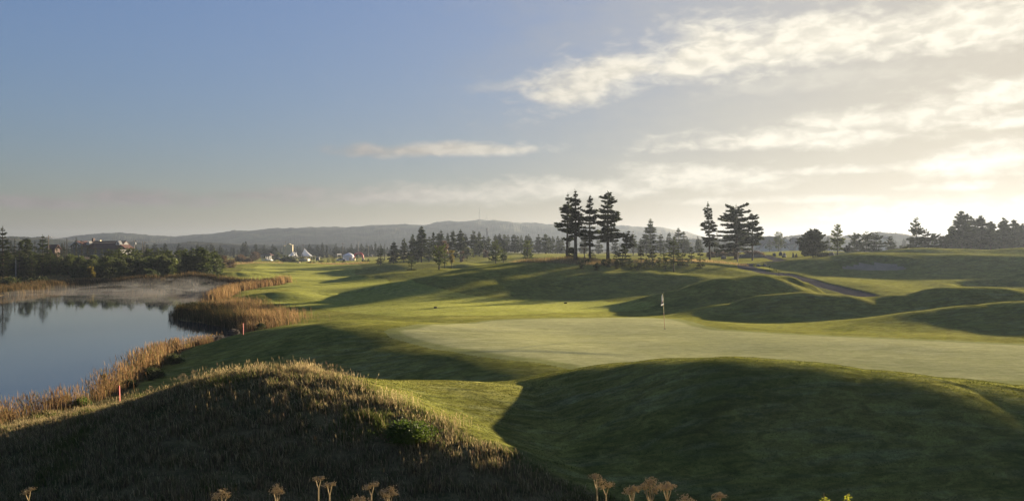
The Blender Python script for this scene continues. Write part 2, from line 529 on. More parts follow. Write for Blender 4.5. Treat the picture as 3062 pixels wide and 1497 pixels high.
class MB:
    def __init__(s):
        s.v = []
        s.f = []

    def add(s, vs_, fs_):
        b = len(s.v)
        s.v += [tuple(p) for p in vs_]
        s.f += [tuple(i + b for i in q) for q in fs_]
        return s

    def box(s, x0, x1, y0, y1, z0, z1):
        vs_ = [(x0, y0, z0), (x1, y0, z0), (x1, y1, z0), (x0, y1, z0), (x0, y0, z1), (x1, y0, z1), (x1, y1, z1), (x0, y1, z1)]
        return s.add(vs_, [(0, 3, 2, 1), (4, 5, 6, 7), (0, 1, 5, 4), (1, 2, 6, 5), (2, 3, 7, 6), (3, 0, 4, 7)])

    def tube(s, pts, rad, n=8, cap=True):
        pts = [Vector(p) for p in pts]
        if not isinstance(rad, (list, tuple)):
            rad = [rad] * len(pts)
        rings = []
        for i, p in enumerate(pts):
            d = (pts[min(i + 1, len(pts) - 1)] - pts[max(i - 1, 0)]).normalized()
            a = d.cross(Vector((0, 0, 1)) if abs(d.z) < 0.95 else Vector((1, 0, 0))).normalized()
            b = d.cross(a)
            rings.append([p + (a * math.cos(t) + b * math.sin(t)) * rad[i] for t in [2 * math.pi * k / n for k in range(n)]])
        vs_ = [q for r_ in rings for q in r_]
        fs_ = []
        for i in range(len(pts) - 1):
            for k in range(n):
                k2 = (k + 1) % n
                fs_.append((i * n + k, i * n + k2, (i + 1) * n + k2, (i + 1) * n + k))
        if cap:
            fs_.append(tuple(range(n - 1, -1, -1)))
            fs_.append(tuple((len(pts) - 1) * n + k for k in range(n)))
        return s.add(vs_, fs_)

    def lathe(s, prof, n=16, c=(0, 0, 0), jit=0, seed=0):
        rs = random.Random(seed)
        vs_ = []
        for r_, z_ in prof:
            for k in range(n):
                t = 2 * math.pi * k / n
                q = 1 + jit * (rs.random() - .5)
                vs_.append((c[0] + r_ * q * math.cos(t), c[1] + r_ * q * math.sin(t), c[2] + z_))
        fs_ = []
        for i in range(len(prof) - 1):
            for k in range(n):
                k2 = (k + 1) % n
                fs_.append((i * n + k, i * n + k2, (i + 1) * n + k2, (i + 1) * n + k))
        fs_.append(tuple(range(n - 1, -1, -1)))
        fs_.append(tuple((len(prof) - 1) * n + k for k in range(n)))
        return s.add(vs_, fs_)

    def build(s, name, mat, parent=None, smooth=False, loc=None):
        me = bpy.data.meshes.new(name)
        me.from_pydata(s.v, [], s.f)
        me.materials.append(mat)
        if smooth:
            for p in me.polygons:
                p.use_smooth = True
        me.update()
        return link(name, me, parent, loc)


# ------------------------------------------------------------------ materials
def plain(name, col, rough=0.7, var=0.25, scale=3.0, metal=0.0, spec=0.3, dark=0.6, bump=0.0, transl=0.0):
    m, nt, out = new_mat(name)
    tc = nt.node('ShaderNodeTexCoord')
    n = nt.noise(tc.outputs['Object'], scale, 5.0, 0.6)
    lo = tuple(c * (1 - var) for c in col)
    hi = tuple(min(1, c * (1 + var)) for c in col)
    c = nt.mix(nt.ramp(n, 0.3, 0.7), lo, hi)
    n2 = nt.noise(tc.outputs['Object'], scale * 6, 3.0, 0.6)
    c = nt.mix(1.0, c, nt.ramp(n2, 0.3, 0.7, 1 - var * .5, 1 + var * .3), 'MULTIPLY')
    p = nt.node('ShaderNodeBsdfPrincipled')
    nt.l.new(c, p.inputs['Base Color'])
    p.inputs['Roughness'].default_value = rough
    p.inputs['Metallic'].default_value = metal
    p.inputs['Specular IOR Level'].default_value = spec
    if bump:
        b = nt.node('ShaderNodeBump')
        b.inputs['Strength'].default_value = bump
        b.inputs['Distance'].default_value = 0.05
        nt.l.new(n2, b.inputs['Height'])
        nt.l.new(b.outputs[0], p.inputs['Normal'])
    sh = p.outputs[0]
    if transl:
        tr = nt.node('ShaderNodeBsdfTranslucent')
        nt.l.new(c, tr.inputs[0])
        mx = nt.node('ShaderNodeMixShader')
        mx.inputs[0].default_value = transl
        nt.l.new(sh, mx.inputs[1])
        nt.l.new(tr.outputs[0], mx.inputs[2])
        sh = mx.outputs[0]
    nt.l.new(sh, out.inputs[0])
    return m


def foliage(name, lo, hi, transl=0.35, scale=0.8, use_attr=False, rough=0.6):
    m, nt, out = new_mat(name)
    if use_attr:
        at_ = nt.node('ShaderNodeAttribute', attribute_name='col')
        c = at_.outputs['Color']
    else:
        tc = nt.node('ShaderNodeTexCoord')
        n = nt.noise(tc.outputs['Object'], scale, 4.0, 0.6)
        oi = nt.node('ShaderNodeObjectInfo')
        c = nt.mix(nt.ramp(n, 0.35, 0.68), lo, hi)
        c = nt.mix(1.0, c, nt.math('MULTIPLY_ADD', oi.outputs['Random'], 0.5, 0.75), 'MULTIPLY')
    d = nt.node('ShaderNodeBsdfPrincipled')
    nt.l.new(c, d.inputs['Base Color'])
    d.inputs['Roughness'].default_value = rough
    d.inputs['Specular IOR Level'].default_value = 0.0 if use_attr else 0.1
    tr = nt.node('ShaderNodeBsdfTranslucent')
    nt.l.new(c, tr.inputs[0])
    mx = nt.node('ShaderNodeMixShader')
    mx.inputs[0].default_value = transl
    nt.l.new(d.outputs[0], mx.inputs[1])
    nt.l.new(tr.outputs[0], mx.inputs[2])
    nt.l.new(mx.outputs[0], out.inputs[0])
    return m


def ground_mat(name, mode):
    m, nt, out = new_mat(name)
    geo = nt.node('ShaderNodeNewGeometry')
    P = geo.outputs['Position']
    a = nt.node('ShaderNodeAttribute', attribute_name='mask')
    sp = nt.node('ShaderNodeSeparateColor')
    nt.l.new(a.outputs['Color'], sp.inputs[0])
    rough_m, fair_m, line_m = sp.outputs
    dry_m = a.outputs['Alpha']
    big = nt.noise(P, 0.055, 4.0, 0.6, 0.6)
    mid = nt.noise(P, 0.45, 5.0, 0.62, 0.4)
    fine = nt.noise(P, 9.0, 4.0, 0.7)
    vfine = nt.noise(P, 38.0, 3.0, 0.7)
    streak = nt.noise(nt.mapping(P, scale=(0.5, 2.2, 1), rot=(0, 0, 0.35)), 1.0, 4.0, 0.6, 0.8)
    if mode == 'green':
        c = nt.mix(nt.ramp(big, 0.35, 0.65), (0.29, 0.287, 0.148), (0.365, 0.355, 0.192))
        c = nt.mix(nt.ramp(streak, 0.3, 0.7, 0.0, 0.55), c, (0.19, 0.20, 0.085))
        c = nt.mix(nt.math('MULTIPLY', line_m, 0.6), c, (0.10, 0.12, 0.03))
    elif mode == 'sand':
        c = nt.mix(nt.ramp(mid, 0.3, 0.7), (0.22, 0.17, 0.12), (0.32, 0.25, 0.18))
    elif mode == 'path':
        c = nt.mix(nt.ramp(mid, 0.3, 0.7), (0.052, 0.048, 0.049), (0.080, 0.074, 0.075))
        c = nt.mix(nt.ramp(vfine, 0.4, 0.7, 0, 0.3), c, (0.09, 0.085, 0.085))
    else:
        semi = nt.mix(nt.ramp(mid, 0.34, 0.66), (0.040, 0.050, 0.013), (0.122, 0.118, 0.030))
        semi = nt.mix(nt.ramp(big, 0.45, 0.7, 0.0, 0.55), semi, (0.13, 0.105, 0.034))
        fair = nt.mix(nt.ramp(streak, 0.3, 0.7), (0.100, 0.115, 0.026), (0.155, 0.162, 0.048))
        c = nt.mix(fair_m, semi, fair)
        # dew lies pale on the mown grass in patches
        dew = nt.math('MULTIPLY', nt.ramp(streak, 0.45, 0.75), nt.ramp(big, 0.3, 0.6))
        c = nt.mix(nt.math('MULTIPLY', dew, 0.30), c, (0.22, 0.24, 0.17))
        rg = nt.mix(nt.ramp(mid, 0.35, 0.62), (0.035, 0.040, 0.014), (0.12, 0.092, 0.042))
        c = nt.mix(rough_m, c, rg)
        dry = nt.mix(nt.ramp(mid, 0.35, 0.62), (0.11, 0.085, 0.035), (0.24, 0.17, 0.075))
        c = nt.mix(dry_m, c, dry)
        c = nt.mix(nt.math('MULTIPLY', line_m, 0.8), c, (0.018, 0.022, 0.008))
    k = nt.ramp(fine, 0.28, 0.72, 0.72, 1.22) if mode != 'green' else nt.ramp(fine, 0.28, 0.72, 0.90, 1.08)
    c = nt.mix(1.0, c, k, 'MULTIPLY')
    blot = nt.noise(nt.mapping(P, scale=(1, 1.6, 1), loc=(5, 9, 0)), 1.7, 5.0, 0.7, 0.8)
    if mode == 'ground':
        c = nt.mix(1.0, c, nt.ramp(blot, 0.36, 0.64, 0.68, 1.25), 'MULTIPLY')
    elif mode == 'green':
        c = nt.mix(1.0, c, nt.ramp(blot, 0.36, 0.64, 0.84, 1.10), 'MULTIPLY')
    if mode not in ('green', 'path', 'sand'):
        c = nt.mix(1.0, c, nt.ramp(vfine, 0.3, 0.7, 0.7, 1.25), 'MULTIPLY')
    p = nt.node('ShaderNodeBsdfPrincipled')
    nt.l.new(c, p.inputs['Base Color'])
    p.inputs['Roughness'].default_value = 0.62 if mode == 'green' else 0.75
    p.inputs['Specular IOR Level'].default_value = 0.0
    p.inputs['Sheen Weight'].default_value = {'green': SHEEN * 0.22, 'ground': SHEEN}.get(mode, 0.0)
    p.inputs['Sheen Roughness'].default_value = SHEEN_R
    if mode == 'ground':
        wild_ = nt.math('MAXIMUM', rough_m, dry_m)
        sw = nt.math('MULTIPLY', nt.math('MULTIPLY_ADD', wild_, -0.85, 1.0), SHEEN)
        sw = nt.math('MULTIPLY', sw, nt.math('MULTIPLY_ADD', fair_m, 0.25, 0.62))
        sw = nt.math('MULTIPLY', sw, nt.ramp(blot, 0.32, 0.66, 0.55, 1.35))
        nt.l.new(sw, p.inputs['Sheen Weight'])
    p.inputs['Sheen Tint'].default_value = SHEEN_T
    b = nt.node('ShaderNodeBump')
    b.inputs['Strength'].default_value = {'green': 0.12, 'path': 0.3, 'sand': 0.35}.get(mode, 0.15)
    b.inputs['Distance'].default_value = 0.06
    h = nt.math('ADD', nt.math('MULTIPLY', fine, 0.6), nt.math('ADD', nt.math('MULTIPLY', vfine, 0.25), nt.math('MULTIPLY', mid, 0.7)))
    nt.l.new(h, b.inputs['Height'])
    nt.l.new(b.outputs[0], p.inputs['Normal'])
    nt.l.new(p.outputs[0], out.inputs[0])
    return m


def water_mat():
    m, nt, out = new_mat('still pond water')
    geo = nt.node('ShaderNodeNewGeometry')
    n = nt.noise(nt.mapping(geo.outputs['Position'], scale=(0.6, 1.6, 1)), 1.2, 3.0, 0.5)
    b = nt.node('ShaderNodeBump')
    b.inputs['Strength'].default_value = 0.018
    b.inputs['Distance'].default_value = 0.1
    nt.l.new(n, b.inputs['Height'])
    p = nt.node('ShaderNodeBsdfPrincipled')
    p.inputs['Base Color'].default_value = (0.018, 0.026, 0.034, 1)
    p.inputs['Roughness'].default_value = 0.035
    p.inputs['IOR'].default_value = 1.75
    nt.l.new(b.outputs[0], p.inputs['Normal'])
    nt.l.new(p.outputs[0], out.inputs[0])
    return m


# ------------------------------------------------------------------ the ground
def px_poly(pts):
    return [hit(*p)[:2] for p in pts]


GREEN = px_poly([(1148, 990), (1165, 982), (1210, 976), (1300, 967), (1450, 957), (1600, 951), (1750, 949), (1900, 947), (2030, 953), (2075, 962), (2110, 974), (2160, 983), (2300, 992),
                 (2480, 1001), (2700, 1011), (2900, 1019), (3062, 1027), (3400, 1040)])
GREEN += [((px - CX) / F * D, D) for px, D in [(3700, 37), (3600, 30), (3300, 28.3), (3062, 28.0), (2700, 28.0), (2300, 28.4), (1950, 29.4), (1750, 31.0)]]
GREEN += px_poly([(1600, 1083), (1500, 1074), (1400, 1061), (1300, 1044), (1220, 1024), (1165, 1008)])
PATH_C = [on(2760, 68)[:2], on(2690, 74)[:2]] + [hit(px, py, 78.5)[:2] for px, py in [(2600, 888), (2545, 872), (2482, 856), (2430, 844)]] + [on(2378, 101)[:2], on(2338, 106)[:2]]
PATH_C += [hit(px, py, 80)[:2] for px, py in [(2298, 816), (2262, 806), (2232, 797), (2228, 791), (2262, 787), (2310, 783), (2334, 779), (2316, 773)]] + [on(2280, 175)[:2]]


def smooth_line(pts, n=6):
    out = []
    P = [pts[0]] + list(pts) + [pts[-1]]
    for i in range(1, len(P) - 2):
        for k in range(n):
            t = k / n
            q = []
            for a in range(2):
                p0, p1, p2, p3 = P[i - 1][a], P[i][a], P[i + 1][a], P[i + 2][a]
                q.append(.5 * ((2 * p1) + (-p0 + p2) * t + (2 * p0 - 5 * p1 + 4 * p2 - p3) * t * t + (-p0 + 3 * p1 - 3 * p2 + p3) * t ** 3))
            out.append(tuple(q))
    out.append(tuple(pts[-1]))
    return out


def line_d(X, Y, pts):
    d = np.full(X.shape, 1e9)
    for i in range(len(pts) - 1):
        ax, ay = pts[i]
        bx, by = pts[i + 1]
        L2 = (bx - ax) ** 2 + (by - ay) ** 2 + 1e-12
        t = np.clip(((X - ax) * (bx - ax) + (Y - ay) * (by - ay)) / L2, 0, 1)
        d = np.minimum(d, np.hypot(X - ax - t * (bx - ax), Y - ay - t * (by - ay)))
    return d


PATH_C = smooth_line(PATH_C)
# tall rough grass of the near bank: follows the mound crest and reaches the pond
ROUGH = [((px - CX) / F * D, D) for px, D in [(2300, 10.5), (2100, 12.6), (1850, 14.4), (1650, 15.2), (1480, 16.1), (1400, 16.5), (1250, 17.4), (1100, 18.6), (1000, 20.2), (960, 21.4), (850, 22.2), (700, 22.8), (560, 24), (450, 27), (420, 30)]]
ROUGH += [wpt(380, 1140), wpt(300, 1190), wpt(170, 1232), wpt(0, 1272), (-24, 27), (-34, 20), (-40, 5), (-30, -14), (0, -20), (22, -14), (14, 2), (8, 7)]
COLLAR_LINE = [hit(*p)[:2] for p in [(1080, 826), (1160, 833), (1245, 843), (1330, 864), (1400, 879), (1470, 889), (1530, 893), (1650, 895), (1800, 896), (1930, 898)]]
FAIRWAY = COLLAR_LINE + [hit(*p)[:2] for p in [(1960, 912), (1930, 925), (1800, 931), (1600, 938), (1400, 943), (1200, 946), (1060, 935), (960, 920), (860, 915), (800, 900)]] + \
    [((px - CX) / F * D, D) for px, D in [(840, 92), (880, 110), (700, 140), (690, 160), (720, 200), (780, 260), (900, 330), (1060, 300), (1090, 220), (1060, 170)]]
DRYZONES = [  # patches of dead golden grass: photo x, distance, half width, half depth
    (1880, 119, 17, 6), (60, 150, 16, 12), (230, 150, 14, 10), (720, 285, 12, 30), (520, 138, 5, 2.5), (1700, 112, 7, 3), (330, 158, 16, 14), (1010, 270, 10, 10)]


def build_ground():
    th = np.radians(np.concatenate([np.linspace(-180, -50, 60)[:-1], np.linspace(-50, -34.5, 60)[:-1], np.linspace(-34.5, 34.5, 1120), np.linspace(34.5, 60, 90)[1:], np.linspace(60, 180, 60)[1:]]))
    r = np.concatenate([[0.01, 0.5, 1.0, 1.6, 2.2], np.exp(np.linspace(math.log(3.0), math.log(12.0), 110))[:-1],
                        np.exp(np.linspace(math.log(12.0), math.log(420.0), 640))[:-1], np.exp(np.linspace(math.log(420.0), math.log(3300.0), 90))])
    nt_, nr = len(th) - 1, len(r)
    TH, RR = np.meshgrid(th[:-1], r)
    X = (np.sin(TH) * RR).ravel()
    Y = (np.cos(TH) * RR).ravel()
    Z = height(X, Y)
    near = RR.ravel() < 420
    green_sd = np.full(X.shape, 99.0)
    m = near & (Y > 25) & (Y < 62) & (X > -12) & (X < 60)
    green_sd[m] = poly_sd(X[m], Y[m], GREEN)
    path_d = np.full(X.shape, 99.0)
    m = near & (Y > 60) & (Y < 175) & (X > 20) & (X < 62)
    path_d[m] = line_d(X[m], Y[m], PATH_C)
    Z -= 0.07 * soft((1.45 - path_d) / 0.25)
    rough_sd = np.full(X.shape, 99.0)
    m = RR.ravel() < 60
    rough_sd[m] = poly_sd(X[m], Y[m], ROUGH) + wave(X[m], Y[m], 1.6, 21) * 0.12
    fair_sd = np.full(X.shape, 99.0)
    m = near & (Y > 50) & (Y < 360) & (X > -120) & (X < 40)
    fair_sd[m] = poly_sd(X[m], Y[m], FAIRWAY)
    cl = np.full(X.shape, 99.0)
    m = near & (Y > 60) & (Y < 160) & (X > -40) & (X < 30)
    cl[m] = line_d(X[m], Y[m], COLLAR_LINE)
    pond = np.full(X.shape, 99.0)
    m = near & (X > -200) & (X < 10) & (Y > 8) & (Y < 175)
    pond[m] = poly_sd(X[m], Y[m], POND)
    sand = np.zeros(X.shape)
    for (px, py, D, hw, hd, dp) in HOLLOWS:
        hx = (px - CX) / F * D
        q = np.sqrt(((X - hx) / hw) ** 2 + ((Y - D) / hd) ** 2) + wave(X, Y, 3.0, 31) * 0.03
        sand = np.maximum(sand, (q < 0.86).astype(float))
    mask = np.zeros((len(X), 4), np.float32)
    mask[:, 0] = soft(-rough_sd / 0.5 + .5)
    mask[:, 1] = np.maximum(soft(-fair_sd / 0.6 + .5), 0)
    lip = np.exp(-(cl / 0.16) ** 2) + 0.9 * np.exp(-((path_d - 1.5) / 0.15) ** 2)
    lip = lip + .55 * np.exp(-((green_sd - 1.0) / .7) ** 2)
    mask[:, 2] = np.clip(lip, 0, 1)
    dry = np.zeros(X.shape)
    for (px, D, hw, hd) in DRYZONES:
        hx = (px - CX) / F * D
        q = np.sqrt(((X - hx) / hw) ** 2 + ((Y - D) / hd) ** 2) + wave(X, Y, 7.0, 41) * 0.12
        dry = np.maximum(dry, soft((1.1 - q) / 0.3))
    dry = np.maximum(dry, soft((2.2 - pond) / 1.0) * (Y > 60))
    mask[:, 0] = np.maximum(mask[:, 0], soft((1.4 - pond) / 0.5) * (Y <= 60))
    # wild ground beyond the course on the left and at the back
    wild = soft((650 - (X / np.maximum(Y, 1) * F + CX)) / 25) * soft((Y - 128) / 10) * (Y > 1) * (Y < 3000)
    wild = np.maximum(wild, soft((RR.ravel() - 470) / 60))
    mask[:, 0] = np.maximum(mask[:, 0], wild * .85)
    mask[:, 3] = dry
    # faces
    ii, jj = np.meshgrid(np.arange(nr - 1), np.arange(nt_), indexing='ij')
    a = ii * nt_ + jj
    b = ii * nt_ + (jj + 1) % nt_
    q = np.stack([a, b, b + nt_, a + nt_], -1).reshape(-1, 4)
    g = green_sd[q].mean(1) < 0
    pm = path_d[q].mean(1) < 1.3
    sm = (sand[q].mean(1) > .5) & ~g
    V = np.stack([X, Y, Z], 1)

    def piece(name, sel, mode):
        f = q[sel]
        u, inv = np.unique(f, return_inverse=True)
        mk = mask[u].copy()
        if mode == 'green':
            mk[:, 2] = soft((green_sd[u] + 1.1) / 0.5)
        me = np_mesh(name, V[u], inv.reshape(-1, 4), ground_mat(name + ' surface', mode), True, {'mask': mk})
        return tag(link(name, me), kind='structure')
    piece('ground', ~(g | pm | sm), 'ground')
    piece('putting_green', g, 'green')
    piece('path', pm, 'path')
    piece('sand_bunker', sm, 'sand')


build_ground()

# pond: one level sheet whose rim lies just under the banks
def build_water():
    P = np.array(POND)
    c = P.mean(0)
    bm = bmesh.new()
    f = bm.faces.new([bm.verts.new((p[0], p[1], WATER)) for p in POND])
    if f.normal.z < 0:
        f.normal_flip()
    bmesh.ops.triangulate(bm, faces=bm.faces[:])
    me = bpy.data.meshes.new('pond_water')
    bm.to_mesh(me)
    me.materials.append(water_mat())
    tag(link('pond_water', me), kind='structure')


build_water()


# ------------------------------------------------------------------ distant hills
def build_hills(name, prof, D0, depth, seed, foot=0.0, rough=2.0, mat=None, foot_y=None):
    """prof: photo x, photo y of the skyline; a long wooded ridge with a broad back and front"""
    pxs = np.array([p[0] for p in prof], float)
    pys = np.array([p[1] for p in prof], float)
    xs = np.linspace(pxs[0], pxs[-1], 1500)
    sk = np.interp(xs, pxs, pys)
    k = np.hanning(41)
    sk = np.convolve(np.pad(sk, 20, mode='edge'), k / k.sum(), 'valid')
    H = EYE + (HY - sk) / F * D0
    s = np.linspace(-1, 1, 46)
    V = []
    u = (xs - CX) / F
    rs = np.random.RandomState(seed)
    for i, t in enumerate(s):
        D = D0 + t * depth
        prf = math.cos(t * math.pi / 2) ** 0.8 if abs(t) < 1 else 0
        X = u * D
        h = (H - foot) * prf + foot
        Yd = np.full_like(X, D)
        nz = (wave(X, Yd, 26, seed) * .45 + wave(X, Yd, 90, seed + 1) * .9 + rs.uniform(-1, 1, len(X)) * .38) * rough * min(1, prf * 3)
        V.append(np.stack([X, np.full_like(X, D), h + nz - (foot + 6) * (1 - prf)], 1))
    V = np.concatenate(V)
    n = len(xs)
    ii, jj = np.meshgrid(np.arange(len(s) - 1), np.arange(n - 1), indexing='ij')
    a = (ii * n + jj).ravel()
    q = np.stack([a, a + 1, a + 1 + n, a + n], 1)
    tag(link(name, np_mesh(name, V, q, mat)), kind='structure')


HILLM = plain('wooded hillside', (0.045, 0.052, 0.03), 0.9, 0.5, 0.012, spec=0.05)
build_hills('hills', [(60, 722), (180, 715), (230, 705), (290, 700), (335, 697), (400, 701), (460, 705), (530, 710), (560, 707), (600, 702), (640, 699), (700, 692), (760, 689), (820, 686),
                      (880, 683), (930, 680), (1010, 682), (1080, 678), (1130, 674), (1180, 673), (1260, 674), (1310, 668), (1350, 665), (1400, 661), (1440, 661), (1500, 661), (1540, 666),
                      (1580, 670), (1640, 671), (1700, 672), (1800, 675), (1880, 677), (1960, 681), (2010, 687), (2050, 696), (2090, 707), (2130, 716), (2200, 724), (2300, 730)],
            1500, 330, 5, 0, 1.6, HILLM)
build_hills('wooded_rise', [(-300, 712), (-100, 709), (0, 708), (60, 710), (120, 712), (170, 716), (230, 722), (300, 729), (420, 730), (560, 729), (700, 733), (860, 736), (1000, 738)],
            820, 110, 9, 0, 1.6, HILLM)
build_hills('wooded_ridge', [(1850, 730), (2000, 722), (2150, 712), (2300, 708), (2500, 707), (2700, 704), (2850, 703), (3000, 704), (3200, 700), (3500, 700)],
            720, 110, 11, 0, 1.8, HILLM)
# ------------------------------------------------------------------ trees
BARK = plain('dark spruce bark', (0.050, 0.040, 0.032), 0.9, 0.35, 4.0, spec=0.1, bump=0.5)
BARK_RED = plain('reddish bark', (0.11, 0.055, 0.035), 0.9, 0.3, 4.0, spec=0.1)
BARK_PALE = plain('pale dead bark', (0.30, 0.27, 0.24), 0.9, 0.3, 4.0, spec=0.1)
N_DARK = foliage('dark spruce needles', (0.012, 0.019, 0.007), (0.045, 0.056, 0.016), 0.45)
N_MID = foliage('green spruce needles', (0.022, 0.034, 0.011), (0.066, 0.082, 0.022), 0.4)
N_PINE = foliage('olive pine needles', (0.036, 0.056, 0.013), (0.110, 0.130, 0.030), 0.4)
N_FAR = foliage('far spruce needles', (0.020, 0.028, 0.016), (0.045, 0.055, 0.024), 0.25)  # muted needle greens of the far belt copies
L_YELLOW = foliage('yellowing leaves', (0.10, 0.085, 0.02), (0.22, 0.18, 0.04), 0.5)
L_RUST = foliage('rust brown leaves', (0.045, 0.030, 0.018), (0.10, 0.062, 0.032), 0.4)
L_BROWN = foliage('brown heather', (0.045, 0.026, 0.020), (0.10, 0.058, 0.040), 0.3)
L_GREEN = foliage('dull green leaves', (0.030, 0.042, 0.014), (0.075, 0.085, 0.028), 0.4)
L_GORSE = foliage('bright gorse shoots', (0.035, 0.060, 0.010), (0.10, 0.14, 0.02), 0.45)
L_TWIG = foliage('grey twigs', (0.075, 0.065, 0.055), (0.14, 0.12, 0.10), 0.2)


def tri_cloud(P, A, B_):
    """triangles with base centre P, half base vector A and tip vector B"""
    n = len(P)
    V = np.empty((n, 3, 3))
    V[:, 0] = P - A
    V[:, 1] = P + A
    V[:, 2] = P + B_
    return V.reshape(-1, 3), np.arange(n * 3).reshape(-1, 3)


def trunk_line(rs, H, lean, bend):
    n = 9
    t = np.linspace(0, 1, n)
    px = lean[0] * H * t + bend * H * np.sin(t * 3.0) * rs.uniform(-1, 1)
    py = lean[1] * H * t + bend * H * np.sin(t * 2.3 + .4) * rs.uniform(-1, 1)
    return np.stack([px, py, t * H], 1)


def spruce(seed, H, R, cb=0.1, dens=1.0, flat=0.8, droop=-0.15, uplift=0.35, prof=None, lean=(0, 0), bend=0.008, tw=0.5, gap=0.0, skirt=0.0, trunk_r=None, nwh=None, lowdead=0, fine=1.0):
    """returns (trunk MB, crown verts, crown faces)"""
    rs = np.random.RandomState(seed)
    tl = trunk_line(rs, H, lean, bend)
    tr = trunk_r or H * 0.017
    tm = MB()
    tm.tube([tuple(p) for p in np.vstack([[tl[0][0], tl[0][1], -0.5]] + [tl])], [tr * 1.5, tr * 1.25] + [tr * (1 - i / 9) ** 0.9 + 0.012 for i in range(1, 9)], 7)
    nl = nwh or max(9, int(H * 3.0))
    prof = prof or (lambda t: (1 - t) ** 0.75 * (0.55 + 0.45 * min(1, t * 4)))
    PP, AA, BB = [], [], []
    for k in range(nl):
        t = (k + rs.uniform(-.7, .7)) / nl
        t = min(max(t, 0), 0.995)
        z = H * (cb + (1 - cb) * t)
        if gap and rs.rand() < gap:
            continue
        c = np.array([np.interp(z, tl[:, 2], tl[:, 0]), np.interp(z, tl[:, 2], tl[:, 1])])
        nb = rs.randint(3, 6) if t < 0.85 else rs.randint(2, 5)
        a0 = rs.uniform(0, 6.28)
        for b in range(nb):
            az = a0 + b * 6.283 / nb + rs.uniform(-.45, .45)
            L = R * prof(t) * rs.uniform(0.35, 1.15) + 0.06
            sl = droop + (uplift - droop) * t + rs.uniform(-.12, .12)
            m = max(3, int(L / (0.16 / fine) * dens * 3.0))
            s = np.sqrt(rs.uniform(0.03, 1, m))
            dirv = np.array([math.cos(az), math.sin(az), 0])
            side = np.array([-dirv[1], dirv[0], 0])
            zz = z + L * s * sl - 0.10 * L * (s ** 2) * (1 if t < .6 else -.3) + 0.10 * L * s ** 4
            wdt = (0.34 * L + .1) * (1 - s * 0.75)
            off = rs.uniform(-1, 1, m) * wdt
            P = np.stack([c[0] + dirv[0] * L * s + side[0] * off, c[1] + dirv[1] * L * s + side[1] * off, zz + rs.uniform(-1, 1, m) * 0.07 * (2 - flat)], 1)
            ang = rs.uniform(-1.1, 1.1, m) + np.sign(off) * .5
            l = tw * rs.uniform(.5, 1.15, m) * min(1.0, 0.45 + L / 3)
            d = dirv[None] * np.cos(ang)[:, None] + side[None] * np.sin(ang)[:, None]
            up = rs.uniform(-.35, .35, m) * (1.6 - flat) + (0.25 if flat < .5 else -0.08)
            Bv = d * l[:, None]
            Bv[:, 2] += up * l
            w = l * rs.uniform(.22, .46, m)
            Av = np.stack([-d[:, 1] * w, d[:, 0] * w, rs.uniform(-1, 1, m) * w * (1.5 - flat)], 1)
            PP.append(P - Bv * .3)
            AA.append(Av)
            BB.append(Bv)
            if L > 0.8 and t < 0.85:
                e = (c[0] + dirv[0] * L * .8, c[1] + dirv[1] * L * .8, float(z + L * .8 * sl - .05 * L))
                tm.tube([(c[0], c[1], z), e], [max(.012, tr * .22 * (1 - t)), .006], 3, False)
    for k in range(lowdead):
        z = H * cb * rs.uniform(.35, 1)
        az = rs.uniform(0, 6.28)
        L = R * rs.uniform(.2, .55)
        c = np.array([np.interp(z, tl[:, 2], tl[:, 0]), np.interp(z, tl[:, 2], tl[:, 1])])
        tm.tube([(c[0], c[1], z), (c[0] + math.cos(az) * L, c[1] + math.sin(az) * L, z - L * .2)], [tr * .18, .006], 3, False)
    # leader
    m = 14
    P = np.stack([np.full(m, tl[-1][0]), np.full(m, tl[-1][1]), H - rs.uniform(-.1, .8, m) * min(1, H * .12)], 1)
    a = rs.uniform(0, 6.28, m)
    l = rs.uniform(.1, .3, m) * min(1, H * .12)
    PP.append(P)
    AA.append(np.stack([-np.sin(a), np.cos(a), np.zeros(m)], 1) * (l * .2)[:, None])
    BB.append(np.stack([np.cos(a) * l, np.sin(a) * l, l * 1.1], 1))
    V, Fc = tri_cloud(np.concatenate(PP), np.concatenate(AA), np.concatenate(BB))
    return tm, V, Fc


